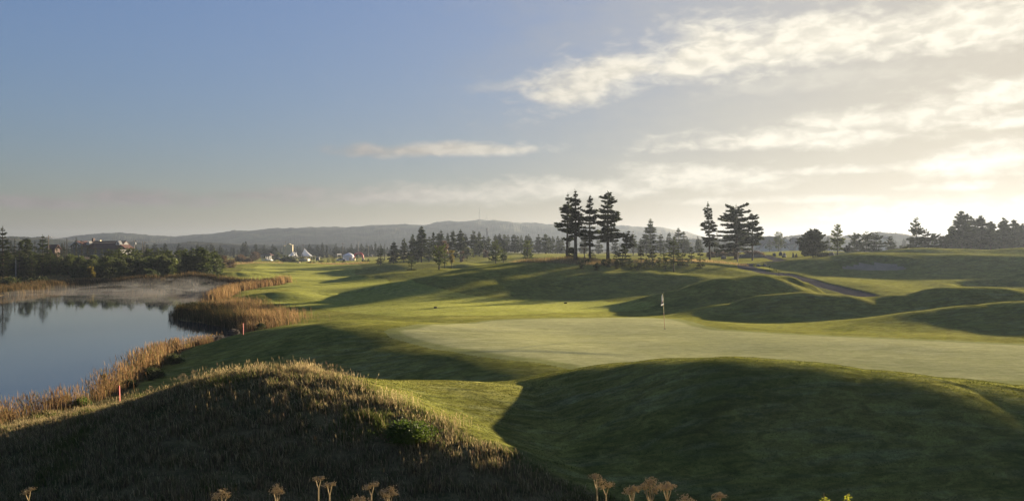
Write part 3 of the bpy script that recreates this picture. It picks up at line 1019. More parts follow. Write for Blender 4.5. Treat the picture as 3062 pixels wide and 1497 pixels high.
def leafy(seed, H, R, lumps=14, per=90, leaf=0.16, squash=0.6, stem=0.25, up=0.5, shape='round', trunk_r=None):
    """broad-leaved tree or bush: lumps of small leaves on limbs"""
    rs = np.random.RandomState(seed)
    tm = MB()
    tr = trunk_r or max(.02, H * 0.015)
    PP, AA, BB = [], [], []
    zc0 = H * stem
    tm.tube([(0, 0, -.3), (0, 0, zc0), (rs.uniform(-.05, .05) * H, 0, H * .8)], [tr * 1.2, tr, tr * .3], 6)
    for k in range(lumps):
        f = rs.uniform(0, 1)
        if shape == 'vee':
            rad = R * (0.15 + 0.85 * f)
        elif shape == 'cone':
            rad = R * (1 - f) ** .8 + .05
        else:
            rad = R * math.sqrt(max(0.02, 1 - (2 * f - 1) ** 2)) * (1.1 if f < .5 else 1)
        az = rs.uniform(0, 6.28)
        q = math.sqrt(rs.uniform(.1, 1))
        c = np.array([math.cos(az) * rad * q * .8, math.sin(az) * rad * q * .8, zc0 + (H - zc0) * f * .93])
        tm.tube([(0, 0, zc0 * .8 + c[2] * .1), tuple(c)], [tr * .35, .006], 3, False)
        lr = R * rs.uniform(.28, .5)
        g = rs.normal(0, .5, (per, 3)) * np.array([lr, lr, lr * squash])
        P = c + g
        P[:, 2] = np.maximum(P[:, 2], 0.02)
        a = rs.normal(0, 1, (per, 3))
        a /= np.linalg.norm(a, axis=1)[:, None]
        b = rs.normal(0, 1, (per, 3))
        b[:, 2] = np.abs(b[:, 2]) * up + b[:, 2] * (1 - up)
        b /= np.linalg.norm(b, axis=1)[:, None]
        l = leaf * rs.uniform(.5, 1.3, per)
        PP.append(P)
        AA.append(a * (l * .35)[:, None])
        BB.append(b * l[:, None])
    V, Fc = tri_cloud(np.concatenate(PP), np.concatenate(AA), np.concatenate(BB))
    return tm, V, Fc


def plant_tree(name, parts, pos, mat, bark, label, cat, group=None, rz=0.0):
    tm, V, Fc = parts
    root = empty(name, pos, rz)
    tag(root, label, cat, group)
    if tm.v:
        tm.build('trunk' if 'bush' not in name and 'shrub' not in name else 'stem', bark, root)
    link('crown' if 'bush' not in name and 'shrub' not in name else 'foliage', np_mesh(name + ' crown', V, Fc, mat), root)
    return root


def size(px, ytop, D, half, ybase=None):
    """metric height and half width of a plant from its photo extent"""
    pos = on(px, D)
    top = EYE - (ytop - HY) / F * D
    return pos, max(0.3, top - pos[2]), half / F * D


def T(kind, px, ytop, D, half, label, cat='tree', group=None, mat=None, bark=None, seed=None, name=None, **kw):
    pos, H, R = size(px, ytop, D, half)
    sd_ = seed if seed is not None else int(px * 7 + ytop) % 9973
    if kind == 'pine_tall':      # tall storm-worn spruce, bare below
        p = dict(cb=.36, dens=1.9, flat=.5, droop=-.05, uplift=.28, tw=.6, gap=.10, lowdead=9, trunk_r=H * .018,
                 prof=lambda t: (1 - t) ** .62 * (.75 + .25 * math.sin(t * 17 + sd_)) * (1.0 if t > .12 else .7))
        p.update(kw)
        parts = spruce(sd_, H, R * 1.22, **p)
        mat, bark, nm = mat or N_DARK, bark or BARK, 'spruce_tree'
    elif kind == 'spruce':
        p = dict(cb=.08, dens=1.0, flat=.8)
        p.update(kw)
        parts = spruce(sd_, H, R * 1.15, **p)
        mat, bark, nm = mat or N_MID, bark or BARK, 'spruce_tree'
    elif kind == 'pine':         # bushy round pine
        p = dict(cb=.12, dens=1.5, flat=.2, droop=.05, uplift=.9, tw=.42, prof=lambda t: (1 - t) ** .5 * (.65 + .35 * min(1, t * 3)))
        p.update(kw)
        parts = spruce(sd_, H, R * 1.1, **p)
        mat, bark, nm = mat or N_PINE, bark or BARK, 'pine_tree'
    elif kind == 'thin':         # sparse half-dead spruce
        p = dict(cb=.3, dens=.55, flat=.7, tw=.35, gap=.25, lowdead=8, droop=-.2, uplift=.2)
        p.update(kw)
        parts = spruce(sd_, H, R * 1.1, **p)
        mat, bark, nm = mat or N_DARK, bark or BARK, 'spruce_tree'
    elif kind == 'leafy':
        p = dict(lumps=18, per=80, leaf=.28, stem=.2)
        p.update(kw)
        parts = leafy(sd_, H, R, **p)
        mat, bark, nm = mat or L_GREEN, bark or BARK, 'leafy_tree'
    else:                        # bush
        p = dict(lumps=16, per=90, leaf=.22, stem=.02, squash=.7)
        p.update(kw)
        parts = leafy(sd_, H, R, **p)
        mat, bark, nm = mat or L_GREEN, bark or BARK, 'bush'
    return plant_tree(name or nm, parts, pos, mat, bark, label, cat, group)


G_HERO = 'tall spruces on the central knoll'
GK = 'young spruces along the central knoll'
# --- the clump of tall spruces on the knoll
T('pine_tall', 1695, 582, 118, 36, 'tall bare-stemmed spruce, leftmost of the clump on the knoll, long branch reaching left', group=G_HERO, cb=.30, seed=3, lean=(.02, 0))
T('pine_tall', 1721, 571, 113, 36, 'tallest thick-trunked spruce of the knoll clump, standing nearest with its foot in dry grass', group=G_HERO, cb=.34, seed=14, trunk_r=.26)
T('pine_tall', 1764, 588, 115, 40, 'tall pointed spruce third from the left in the knoll clump, ragged low right branches', group=G_HERO, cb=.24, seed=22)
T('pine_tall', 1818, 573, 119, 56, 'tall broad spruce at the right end of the knoll clump, wide layered crown', group=G_HERO, cb=.28, seed=31, gap=.03, trunk_r=.25)
T('pine_tall', 1868, 690, 121, 26, 'small drooping spruce leaning right beside the rightmost tall knoll spruce', group=G_HERO, cb=.35, seed=35, lean=(.12, 0))
T('thin', 1748, 702, 122, 13, 'thin reddish leafless sapling between the tall knoll spruces', group=None, mat=L_RUST, cb=.3)
T('bush', 1710, 742, 120, 16, 'small dark bush at the foot of the two left knoll spruces', 'bush', leaf=.3, stem=.1)
T('spruce', 1771, 745, 119, 14, 'small round young spruce at the foot of the third knoll spruce', group=GK, mat=N_DARK)
T('spruce', 1862, 732, 110, 30, 'wide dense young spruce right of the tall knoll clump', group=GK, mat=N_DARK, dens=1.6)
T('spruce', 1843, 752, 113, 14, 'low young spruce tucked left of the wide dense one', group=GK, mat=N_DARK)
T('spruce', 1917, 729, 109, 15, 'slim dark young spruce second from the left in the row right of the knoll clump', group=GK, mat=N_DARK, dens=1.5)
T('spruce', 1950, 730, 109, 17, 'pointed dark young spruce in the middle of the row right of the knoll clump', group=GK, mat=N_DARK, dens=1.5)
T('spruce', 1984, 738, 112, 16, 'thin see-through young spruce behind the lone spruce with a bare stem', group=GK, dens=.7)
T('spruce', 2015, 708, 105, 28, 'lone young spruce with a bare stem standing forward on the open slope', group=GK, cb=.3, dens=1.3, flat=.95, trunk_r=.07, mat=N_MID)
T('spruce', 2040, 752, 110, 20, 'low brownish young spruce between the lone spruce and the pair', group=GK, mat=N_DARK)
T('spruce', 2068, 735, 112, 15, 'left one of the pair of young spruces right of the lone spruce', group=GK, mat=N_DARK, dens=1.5)
T('spruce', 2093, 740, 108, 19, 'right one of the pair of young spruces, its skirt touching the grass', group=GK, mat=N_DARK, dens=1.5, cb=.03)
# --- three tall trees by the path
G3 = 'tall spruces beside the cart path'
T('pine_tall', 2122, 607, 152, 28, 'tall narrow spruce with a bent top, left of the three by the path', group=G3, cb=.26, seed=51, lean=(-.035, 0), gap=.1)
T('pine_tall', 2201, 614, 152, 52, 'widest flat-topped layered spruce, middle of the three by the path', group=G3, cb=.2, seed=58, gap=.04, trunk_r=.36,
  prof=lambda t: (.95 - .35 * t + .12 * math.sin(t * 22)) * (1 if t < .9 else .75), dens=1.8, uplift=.06)
T('pine_tall', 2250, 638, 147, 26, 'thin one-sided spruce with a bare stem, right of the three by the path', group=G3, cb=.38, seed=64, gap=.12, prof=lambda t: (1 - t) ** 1.1 * .9 + .35)
T('thin', 2205, 705, 143, 16, 'small brown half-dead sapling in front of the wide flat-topped spruce', mat=L_RUST, cb=.25, dens=1.2)
T('spruce', 2144, 690, 170, 16, 'small hazy spruce just right of the narrow bent-topped one', mat=N_DARK, cb=.2)
G4 = 'hazy conifers beyond the path'
T('spruce', 2301, 714, 240, 11, 'small slim hazy conifer in front of the pale houses', group=G4, cb=.25)
T('pine', 2328, 697, 235, 23, 'wider hazy conifer in front of the pale houses, beside the slim one', group=G4, cb=.2, flat=.6)
T('pine', 2431, 686, 150, 44, 'big round dark pine with a small pointed top right of the path', cb=.1, dens=2.4, seed=71, uplift=.3, flat=.2, nwh=30, mat=N_DARK, prof=lambda t: (1.0 if t < .45 else 1.0 - (t - .45) * 1.55) * (.75 + .3 * min(1, t * 2.5)))
T('spruce', 2408, 742, 158, 12, 'little dark conifer under the left side of the big round pine', group=None, mat=N_DARK)
T('pine', 2504, 671, 146, 26, 'tall oval pine with a clear stem between the round pine and the low pines', cb=.22, dens=1.6, seed=77, prof=lambda t: (1 - t) ** .7 * (.6 + .5 * min(1, t * 2)))
G5 = 'low pines right of the oval pine'
for px, yt, D, hf, lab in [(2560, 697, 185, 28, 'left of the three low bushy pines in the right middle distance'), (2592, 694, 188, 26, 'middle of the three low bushy pines in the right middle distance'),
                           (2621, 696, 190, 26, 'right of the three low bushy pines in the right middle distance'), (2662, 707, 200, 17, 'small leaning pine set apart right of the three low bushy pines'),
                           (2535, 735, 182, 18, 'lowest pine bush at the left foot of the three low bushy pines')]:
    T('pine', px, yt, D, hf, lab, group=G5, cb=.05, dens=2.2, mat=N_DARK, uplift=.5)
T('pine', 2740, 651, 175, 28, 'pointed dark pine alone above the bunker hill', cb=.08, dens=2.2, uplift=.5, mat=N_DARK, seed=81, prof=lambda t: (1 - t) ** .75 + .05)
T('pine', 2768, 687, 178, 26, 'broad lower pine against the right side of the pointed pine above the bunker hill', dens=2.2, uplift=.5, mat=N_DARK)
G6 = 'pines between the pointed pine and the right wood'
for px, yt, lab in [(2795, 697, 'left low pine between the pointed pine and the right wood'), (2820, 706, 'right low pine between the pointed pine and the right wood'), (2701, 740, 'very low bush-like pine left of the pointed pine')]:
    T('pine', px, yt, 190, 26, lab, group=G6, mat=N_DARK, dens=2.2, uplift=.5)
G7 = 'trees of the wood at the right edge'
for i, (px, yt, D, hf, cb, lab) in enumerate([
        (2846, 676, 215, 22, .3, 'lower outer tree at the left end of the right-edge wood'),
        (2877, 632, 205, 42, .22, 'tallest tree of the right-edge wood, spiky top'),
        (2904, 646, 212, 28, .25, 'second tree of the right-edge wood, small knob top'),
        (2933, 644, 206, 34, .25, 'third tree of the right-edge wood, slanted top'),
        (2962, 662, 215, 26, .25, 'rounded lower tree in the middle of the right-edge wood'),
        (3002, 652, 205, 32, .22, 'two-pointed tree right of the middle of the right-edge wood'),
        (3032, 657, 215, 28, .25, 'wispy-topped tree near the frame edge in the right-edge wood'),
        (3060, 668, 208, 26, .2, 'tree cut by the frame edge in the right-edge wood')]):
    T('spruce', px, yt, D, hf, lab, group=G7, cb=cb, dens=1.9, tw=.9, flat=.5, mat=N_DARK, seed=90 + i, lowdead=4)
rsr = random.Random(23)
for i in range(12):
    px = 2842 + 20 * i + rsr.uniform(-6, 6)
    T('spruce', px, 674 + 18 * rsr.random(), 222 + 12 * rsr.random(), 26, 'bushy lower tree filling the right-edge wood, %s from the left' % nth(i), group='undergrowth trees of the right-edge wood', cb=.04, dens=1.3, tw=1.0, flat=.3, mat=N_DARK, fine=.8)
# --- hazy trees behind the knoll
G8 = 'hazy spruces behind the knoll clump'
for i, (px, yt, D, hf, k, lab) in enumerate([
        (1893, 692, 250, 16, 'thin', 'thin hazy spruce behind the wide dense young spruce'),
        (1945, 654, 250, 30, 'spruce', 'tallest hazy spruce behind the young spruces, spire top'),
        (1932, 688, 245, 18, 'thin', 'hazy spruce close against the left of the tall spire-topped one'),
        (1975, 698, 255, 18, 'thin', 'hazy spruce close against the right of the tall spire-topped one'),
        (2001, 695, 262, 14, 'thin', 'slender hazy spruce above the lone young spruce'),
        (2029, 680, 262, 20, 'spruce', 'hazy spruce with a tufted tip right of the lone young spruce'),
        (2044, 692, 268, 16, 'thin', 'hazy spruce just behind the tufted-tip one'),
        (2057, 715, 262, 14, 'spruce', 'short hazy spruce above the young pair'),
        (2088, 716, 270, 16, 'spruce', 'short hazy spruce left of the bent-topped path spruce'),
        (1915, 712, 262, 16, 'spruce', 'short hazy spruce in the gap left of the spire-topped one')]):
    T(k, px, yt, D, hf, lab, group=G8, mat=N_MID, tw=.9, dens=1.1)
# --- the long line of spruces in the middle distance
G9 = 'line of spruces across the middle distance'
mids = [(1177, 721, 255, 20, .1), (1208, 712, 262, 16, .15), (1234, 700, 250, 18, .1), (1250, 702, 258, 13, .15), (1260, 675, 232, 24, .22), (1283, 708, 250, 15, .15), (1296, 695, 268, 13, .2), (1312, 696, 280, 20, .15), (1319, 689, 262, 20, .1),
        (1338, 697, 275, 12, .2), (1355, 689, 260, 20, .1), (1377, 686, 240, 18, .35), (1392, 700, 270, 17, .1), (1417, 690, 270, 19, .1), (1433, 692, 275, 16, .15), (1446, 704, 290, 12, .2), (1461, 705, 295, 13, .2),
        (1482, 701, 310, 11, .2), (1494, 699, 305, 16, .1), (1509, 700, 310, 17, .1), (1519, 702, 320, 12, .1), (1538, 700, 310, 18, .1), (1548, 704, 325, 12, .1), (1559, 703, 315, 12, .15), (1573, 704, 320, 12, .15), (1581, 700, 310, 12, .2),
        (1588, 712, 330, 14, .1), (1610, 701, 310, 16, .1), (1631, 698, 300, 20, .1), (1641, 706, 315, 16, .1), (1653, 706, 310, 14, .1), (1668, 705, 318, 12, .1), (1680, 710, 320, 14, .1), (1700, 712, 330, 14, .1), (1745, 706, 340, 14, .1),
        (1790, 712, 340, 14, .1), (1840, 716, 340, 14, .1)]
where9 = ['behind the left fairway mounds', 'behind the round pine on the fairway mound', 'behind the two-stemmed pine', 'left of the knoll clump', 'behind the knoll clump']
for i, (px, yt, D, hf, cb) in enumerate(mids):
    if px == 1260:
        lab = 'tallest double-topped spruce of the middle-distance line'
    elif px == 1377:
        lab = 'middle-distance spruce with a bare lower stem standing forward of its line'
    elif px == 1177:
        lab = 'leftmost broad spruce of the middle-distance line'
    else:
        lab = 'hazy %s spruce, %s from the left in the middle-distance line' % ('broad' if hf > 16 else 'slim', nth(i))
    T('spruce', px, yt, D, hf, lab, group=G9, cb=cb, mat=N_MID if i % 3 else N_DARK, tw=1.0, dens=1.0, flat=.6, lowdead=3, seed=200 + i)
T('leafy', 1325, 722, 250, 20, 'dull brown leafy tree in the middle-distance spruce line', mat=L_RUST, leaf=.5)
T('leafy', 1396, 738, 245, 20, 'rounded autumn tree right of the bare-stemmed middle-distance spruce', mat=L_GREEN, leaf=.5)
T('bush', 1381, 750, 235, 8, 'orange autumn bush left of the rounded autumn tree', 'bush', mat=L_RUST, leaf=.35)
T('bush', 1452, 748, 262, 9, 'orange autumn bush at the foot of the spruce line near the two-stemmed pine', 'bush', mat=L_RUST, leaf=.35)
T('thin', 1150, 728, 300, 10, 'thin hazy spruce just right of the umbrella-shaped spruce', mat=N_MID)
# --- trees standing on the near fairway mounds
T('spruce', 1138, 729, 215, 17, 'umbrella-shaped spruce with a visible stem at the left end of the tree line', cb=.25, mat=N_MID, dens=1.2)
T('spruce', 1230, 752, 168, 19, 'low dense young spruce on the slope of the left fairway mound', mat=N_PINE, dens=1.4, cb=.02)
T('pine', 1313, 743, 145, 21, 'round dark pine with a bare stem on the nearest fairway mound', cb=.27, dens=1.8, mat=N_PINE, trunk_r=.12, prof=lambda t: math.sqrt(max(.02, 1 - (1.7 * t - .75) ** 2)) * .95)
T('spruce', 1330, 734, 152, 13, 'narrow dark conifer just behind the round bare-stemmed pine', mat=N_PINE, cb=.25, dens=1.4)
T('leafy', 1350, 748, 158, 12, 'small yellowing vase-shaped tree right of the round bare-stemmed pine', mat=L_YELLOW, shape='vee', stem=.35, leaf=.22)
T('pine', 1482, 720, 178, 23, 'larger one of two pines side by side on the middle mound, with low side branches', cb=.22, dens=1.4, mat=N_PINE)
T('pine', 1505, 744, 182, 14, 'smaller rounder one of two pines side by side on the middle mound', cb=.25, dens=1.5, mat=N_PINE)
T('spruce', 1462, 748, 200, 7, 'small thin conifer left of the two side-by-side pines', mat=N_MID, cb=.3)
T('pine', 1577, 718, 188, 20, 'dense egg-shaped dark pine alone on top of the middle mound', cb=.07, dens=2.0, mat=N_PINE, seed=303)
# --- tents area small conifers
G10 = 'small conifers in front of the white tents'
for px, yt, D, hf, lab in [(884, 752, 330, 15, 'dark round conifer covering the front of the small white tent'), (903, 757, 325, 15, 'dark round conifer covering the left of the big peaked tent'),
                           (936, 760, 300, 13, 'upright conifer right of the big peaked tent'), (926, 778, 290, 11, 'low spreading conifer before the big peaked tent'), (962, 769, 280, 11, 'broad-based little conifer left of the white car'),
                           (981, 773, 300, 8, 'smallest pointed conifer left of the white car'), (998, 766, 288, 11, 'pointed dark conifer just left of the white car'), (1019, 766, 300, 7, 'narrow dark conifer in front of the white car'),
                           (1029, 773, 285, 10, 'small conifer below the grey marquee'), (1068, 764, 320, 7, 'small conifer in front of the red arch'), (1088, 773, 300, 9, 'left of two little conifers right of the red arch'),
                           (1101, 773, 302, 8, 'right of two little conifers right of the red arch'), (1132, 768, 260, 9, 'little conifer at the foot of the umbrella-shaped spruce'), (1168, 772, 240, 10, 'dark little conifer right of the umbrella-shaped spruce')]:
    T('spruce', px, yt, D, hf, lab, group=G10, mat=N_DARK, dens=1.2, cb=.02, fine=.7)
for px, yt, D, hf, lab in [(855, 765, 350, 17, 'dark clipped bush left of the small white tent'), (872, 772, 345, 10, 'low green bush below the small white tent'), (830, 758, 470, 14, 'leafy green tree between the pavilion and the beige tower'),
                           (760, 755, 380, 22, 'brownish tree left of the pavilion'), (722, 766, 330, 22, 'brownish bush at the back of the golden grass bank'), (745, 775, 320, 14, 'low brown bush beside the pavilion lawn')]:
    T('bush', px, yt, D, hf, lab, 'bush', mat=L_GREEN if 'green' in lab or 'dark' in lab else L_RUST, leaf=.6)

# --- far row behind the tents: copies of a few trees
PROTO = []
for k in range(5):
    PROTO.append(spruce(700 + k, 10.0, 2.0 + .3 * k, cb=.08 + .05 * (k % 3), dens=.6, tw=1.3, flat=.6, fine=.6))
PM = []
for k, (tm, V, Fc) in enumerate(PROTO):
    o = tm.build('trunk', BARK)
    me_t = o.data
    bpy.data.objects.remove(o)
    PM.append((me_t, np_mesh('far spruce crown', V, Fc, N_FAR)))


def far_tree(k, px, ytop, D, label, group, wide=1.0, base_z=None):
    pos = on(px, D)
    H = max(2.0, EYE - (ytop - HY) / F * D - pos[2])
    root = empty('spruce_tree', pos, random.random() * 6.28)
    s = H / 10.0
    root.scale = (s * wide, s * wide, s)
    tag(root, label, 'tree', group)
    link('trunk', PM[k][0], root)
    link('crown', PM[k][1], root)
    return root


random.seed(77)
G11 = 'far spruce belt behind the tents'
tops = {602: 735, 618: 733, 632: 738, 728: 724, 735: 722, 765: 727, 790: 730, 815: 729, 822: 735, 925: 729, 950: 731, 964: 725, 977: 732, 1005: 728, 1030: 737, 1050: 729, 1067: 730, 1080: 728, 1095: 727, 1110: 731, 1122: 722, 1100: 735}
for i, px in enumerate(sorted(tops)):
    yt = tops[px]
    far_tree(random.randrange(5), px, yt, random.uniform(470, 520), 'spruce tip above the hazy far belt behind the tents, %s from the left' % nth(i), G11, random.uniform(.7, 1.1))
for i in range(74):
    px = 600 + (1200 - 600) * (i + random.random()) / 74
    far_tree(random.randrange(5), px, random.uniform(735, 745), random.uniform(480, 600), 'lower dark spruce inside the hazy far belt behind the tents', G11, random.uniform(.9, 1.5))
G12 = 'hazy far trees along the right horizon'
for i in range(44):
    px = 1890 + (2860 - 1890) * (i + random.random()) / 44
    if 2262 < px < 2405:
        continue
    far_tree(random.randrange(5), px, random.uniform(703, 720), random.uniform(400, 480), 'pale hazy spruce of the low line along the right horizon', G12, random.uniform(.8, 1.3))
G13 = 'far trees behind the pond thicket'
for i in range(34):
    px = -40 + (660 + 40) * (i + random.random()) / 34
    far_tree(random.randrange(5), px, random.uniform(726, 742), random.uniform(370, 450), 'far dark spruce showing between the pond thicket and the hills', G13, random.uniform(.9, 1.4))

# --- the left shore
G14 = 'dark trees at the left edge beyond the pond'
T('spruce', 8, 677, 160, 30, 'tall dark spruce at the very left edge beyond the pond', group=G14, cb=.05, dens=1.5, mat=N_DARK, tw=.6)
for px, yt, D, hf, k, lab in [(33, 719, 185, 13, 'spruce', 'lower spruce just right of the tall one at the left edge'), (44, 715, 190, 12, 'spruce', 'pointed spruce behind the pale snag'), (62, 712, 178, 12, 'leafy', 'dark rounded upright tree right of the pale snag'),
                              (77, 709, 180, 12, 'leafy', 'taller dark rounded upright tree in the left group'), (87, 711, 186, 11, 'leafy', 'dark rounded tree close right of the taller one in the left group'), (104, 722, 175, 16, 'spruce', 'spruce left of the broad olive pine on the far shore'),
                              (128, 704, 172, 34, 'spruce', 'broad olive pine-like tree by the utility pole on the far shore'), (150, 742, 168, 22, 'spruce', 'shorter spreading tree right of the broad olive one'), (22, 735, 180, 16, 'spruce', 'short dark spruce beside the tall one at the left edge'),
                              (58, 745, 170, 20, 'spruce', 'short dense spruce under the rounded upright trees'), (95, 750, 168, 20, 'spruce', 'short dense spruce at the foot of the broad olive tree'), (170, 738, 176, 20, 'spruce', 'short bushy spruce hiding the cabin wall')]:
    T(k, px, yt, D, hf, lab, group=G14, mat={'leafy': N_DARK}.get(k, N_MID if px > 90 else N_DARK), dens=1.4, tw=.6) if k == 'spruce' else T(k, px, yt, D, hf, lab, group=G14, mat=N_DARK, leaf=.35, shape='round', stem=.05, lumps=26, per=110)
G15 = 'sparse old spruces beside the red roofed building'
for px, yt, D, hf, lab in [(186, 727, 215, 8, 'sparse stump-topped spruce left of the bare thin one'), (200, 711, 212, 9, 'bare thin dead spruce in front of the far hill'), (193, 722, 220, 10, 'thin dead spruce between the stump-topped and the bare one'),
                           (228, 709, 205, 14, 'lopsided dark spruce in front of the left gable'), (243, 720, 208, 12, 'dark spruce right of the lopsided one'), (215, 735, 210, 12, 'low thin spruce left of the lopsided one'),
                           (262, 734, 200, 14, 'dark spruce under the chimney'), (285, 738, 200, 12, 'greyish twiggy spruce before the long roof'), (305, 742, 205, 12, 'second greyish twiggy spruce before the long roof')]:
    T('thin' if px < 225 else 'spruce', px, yt, D, hf, lab, group=G15, dens=.8, mat=N_DARK if px < 270 else N_MID, cb=.15)
G16 = 'dense young pines behind the pond'
rsp = random.Random(5)
pines = []
for i in range(30):
    px = 318 + (655 - 318) * (i + rsp.random() * .8) / 30
    yt = 738 + 8 * rsp.random() + max(0, (px - 560)) * .06
    pines.append((px, yt, 172 + 22 * rsp.random(), 22 + 6 * rsp.random()))
for i in range(18):
    px = 300 + (560 - 300) * (i + rsp.random() * .8) / 18
    pines.append((px, 757 + 16 * rsp.random(), 156 + 9 * rsp.random(), 20 + 6 * rsp.random()))
for i, (px, yt, D, hf) in enumerate(pines):
    T('spruce', px, yt, D, hf, ('young green conifer, %s from the left in the back rank of the pond thicket' % nth(i) if i < 30 else 'young green conifer, %s from the left in the front rank of the pond thicket' % nth(i - 30)),
      group=G16, mat=[N_PINE, N_PINE, N_MID, N_PINE][i % 4], dens=1.5, tw=.6, cb=.0, flat=.35, seed=400 + i)
rsq = random.Random(15)
for i in range(26):
    px = 190 + (560 - 190) * (i + rsq.random()) / 26
    T('bush', px, 762 + 24 * rsq.random(), 150 + 16 * rsq.random(), 20 + 8 * rsq.random(), 'rounded scrub bush, %s from the left filling the pond thicket' % nth(i), 'bush', group='scrub of the pond thicket', mat=[N_MID, N_PINE, L_GREEN][i % 3], leaf=.36, lumps=22, per=100)
for i in range(12):
    px = -10 + 190 * (i + rsq.random()) / 12
    T('bush', px, 752 + 22 * rsq.random(), 172 + 12 * rsq.random(), 20 + 8 * rsq.random(), 'rounded scrub bush, %s from the left under the dark left-edge trees' % nth(i), 'bush', group='scrub under the left trees', mat=[N_MID, N_DARK][i % 2], leaf=.36, lumps=22, per=100)
for px, yt, D, hf, lab in [(600, 743, 152, 38, 'big round dark leafy tree at the right end of the pond thicket'), (640, 752, 160, 24, 'round leafy tree at the right end of the thicket, half behind the big round one'), (560, 765, 150, 26, 'round green bush left of the big round dark tree')]:
    T('bush', px, yt, D, hf, lab, 'tree', mat=N_MID, leaf=.38, lumps=40, per=150, name='leafy_tree')
G17 = 'bushes on the far shore'
for px, yt, D, hf, m_, lab in [(75, 812, 142, 22, L_GREEN, 'green bush in the golden grass at the left of the far shore'), (30, 834, 130, 30, L_GREEN, 'low dark green bush at the waterline left edge'), (120, 836, 133.5, 36, L_GREEN, 'wide low green bush at the waterline'),
                               (240, 795, 150, 26, N_MID, 'dark bush left of the thicket on the far shore'), (300, 790, 150, 24, N_MID, 'dark green bush at the left foot of the thicket'), (190, 778, 175, 22, L_GREEN, 'pale green bush left of the thicket in the grass gap'),
                               (272, 800, 146, 10, L_YELLOW, 'small yellow-orange bush at the foot of the thicket'), (372, 800, 140, 30, L_GREEN, 'light green bush drooping to the far shore'), (330, 800, 142, 22, L_GREEN, 'light green bush beside the drooping one'),
                               (450, 800, 142, 22, N_MID, 'dark green bush behind the small lit mound on the far shore'), (160, 760, 185, 26, L_GREEN, 'grey-green scrubby tree left of the grass gap'), (268, 762, 175, 20, L_TWIG, 'grey leafless thicket bush below the gable'),
                               (230, 765, 180, 18, L_TWIG, 'grey leafless bush left of the dark thicket'), (312, 765, 178, 18, L_TWIG, 'grey twiggy bush under the long roof'), (668, 768, 225, 20, L_RUST, 'brown bush right of the pond thicket'),
                               (690, 775, 235, 18, L_RUST, 'second brown bush right of the pond thicket'), (655, 782, 200, 16, L_GREEN, 'low green bush at the right foot of the thicket'), (210, 760, 200, 10, L_RUST, 'small red-leaved bush by the building')]:
    T('bush', px, yt, D, hf, lab, 'bush', group=G17, mat=m_, leaf=.32, lumps=20, per=100)
dead = on(47, 168)
snag = empty('dead_tree', dead)
tag(snag, 'pale barkless dead trunk standing among the dark trees at the left', 'dead tree')
MB().tube([(0, 0, -.3), (.03, 0, 2), (0, 0, 3.95)], [.13, .1, .05], 8).build('trunk', BARK_PALE, snag)
mb = MB()
for i in range(7):
    a = i * 2.1
    z = .8 + i * .42
    mb.tube([(0, 0, z), (math.cos(a) * .3, math.sin(a) * .3, z + .08)], [.03, .01], 4)
mb.build('branch_stubs', BARK_PALE, snag)

# --- shrubs beds by the path and gorse on the near bank
for px, yt, D, hf, lab in [(2125, 754, 172, 16, 'left brown heather clump of the low bed by the narrow spruce'), (2155, 751, 175, 22, 'middle brown heather clump of the low bed behind the boulder'), (2190, 753, 174, 20, 'right brown heather clump of the low bed'),
                           (2236, 752, 162, 20, 'reddish brown shrub on top of the stone wall, left part'), (2262, 751, 163, 22, 'taller reddish brown shrub on top of the stone wall')]:
    T('bush', px, yt, D, hf, lab, 'shrub', group='brown shrubs by the path', mat=L_BROWN, leaf=.16, lumps=34, per=150, squash=.45, name='heather_shrub')
T('bush', 1225, 1283, 15.9, 85, 'bright green gorse patch on the right slope of the grassy bank', 'bush', mat=L_GORSE, leaf=.05, lumps=60, per=150, squash=.35, name='gorse_bush')
T('bush', 2462, 758, 152, 18, 'low dark shrub mound at the foot of the big round pine', 'shrub', mat=N_DARK, leaf=.2, lumps=24, per=120, name='low_shrub')
G18 = 'low weeds between the knoll spruces'
rsw = random.Random(9)
for i in range(16):
    px = 1740 + i * 21.0 + rsw.uniform(-5, 5)
    T('bush', px, 775 + rsw.uniform(-3, 4) , 107 + rsw.uniform(-2, 5), 9 + rsw.random() * 5, 'low tangled weed clump, %s from the left along the foot of the knoll spruces' % nth(i), 'bush', group=G18, mat=[L_GREEN, N_MID, L_GREEN][i % 3], leaf=.13, lumps=12, per=60, stem=.02, name='weed_bush')
# ------------------------------------------------------------------ buildings, tents, poles, things on the course
WHITE = plain('white painted wood', (0.45, 0.45, 0.44), 0.6, 0.08, 2.0)
TENT_W = plain('white tent canvas', (0.72, 0.74, 0.78), 0.8, 0.06, 0.6, spec=0.15, transl=0.3)
ROOF_RED = plain('dark red shingles', (0.060, 0.026, 0.024), 0.85, 0.25, 1.6, spec=0.1)
ROOF_LIT = plain('sunlit red shingles', (0.065, 0.030, 0.026), 0.85, 0.25, 1.6, spec=0.1)  # lighter copy of the dark shingles; sunlight is put into the colour
WALL_CLUB = plain('grey clapboard', (0.07, 0.073, 0.08), 0.8, 0.12, 1.2)
BRICK = plain('sooty brick', (0.05, 0.03, 0.028), 0.9, 0.3, 3.0)
GLASS = plain('dark window glass', (0.02, 0.025, 0.03), 0.1, 0.2, 1.0, spec=0.6)
BEIGE = plain('beige panel boards', (0.58, 0.51, 0.34), 0.85, 0.15, 0.5)
BEIGE_D = plain('beige panel seams', (0.40, 0.34, 0.22), 0.9, 0.1, 0.5)
STEEL = plain('grey steel', (0.16, 0.16, 0.17), 0.5, 0.1, 1.0, metal=0.3)
WOODP = plain('weathered pole wood', (0.11, 0.09, 0.07), 0.9, 0.25, 1.5)
WOODG = plain('pale grey pole wood', (0.24, 0.21, 0.17), 0.9, 0.2, 1.5)
REDC = plain('red inflatable vinyl', (0.52, 0.05, 0.05), 0.55, 0.1, 1.0, spec=0.4)
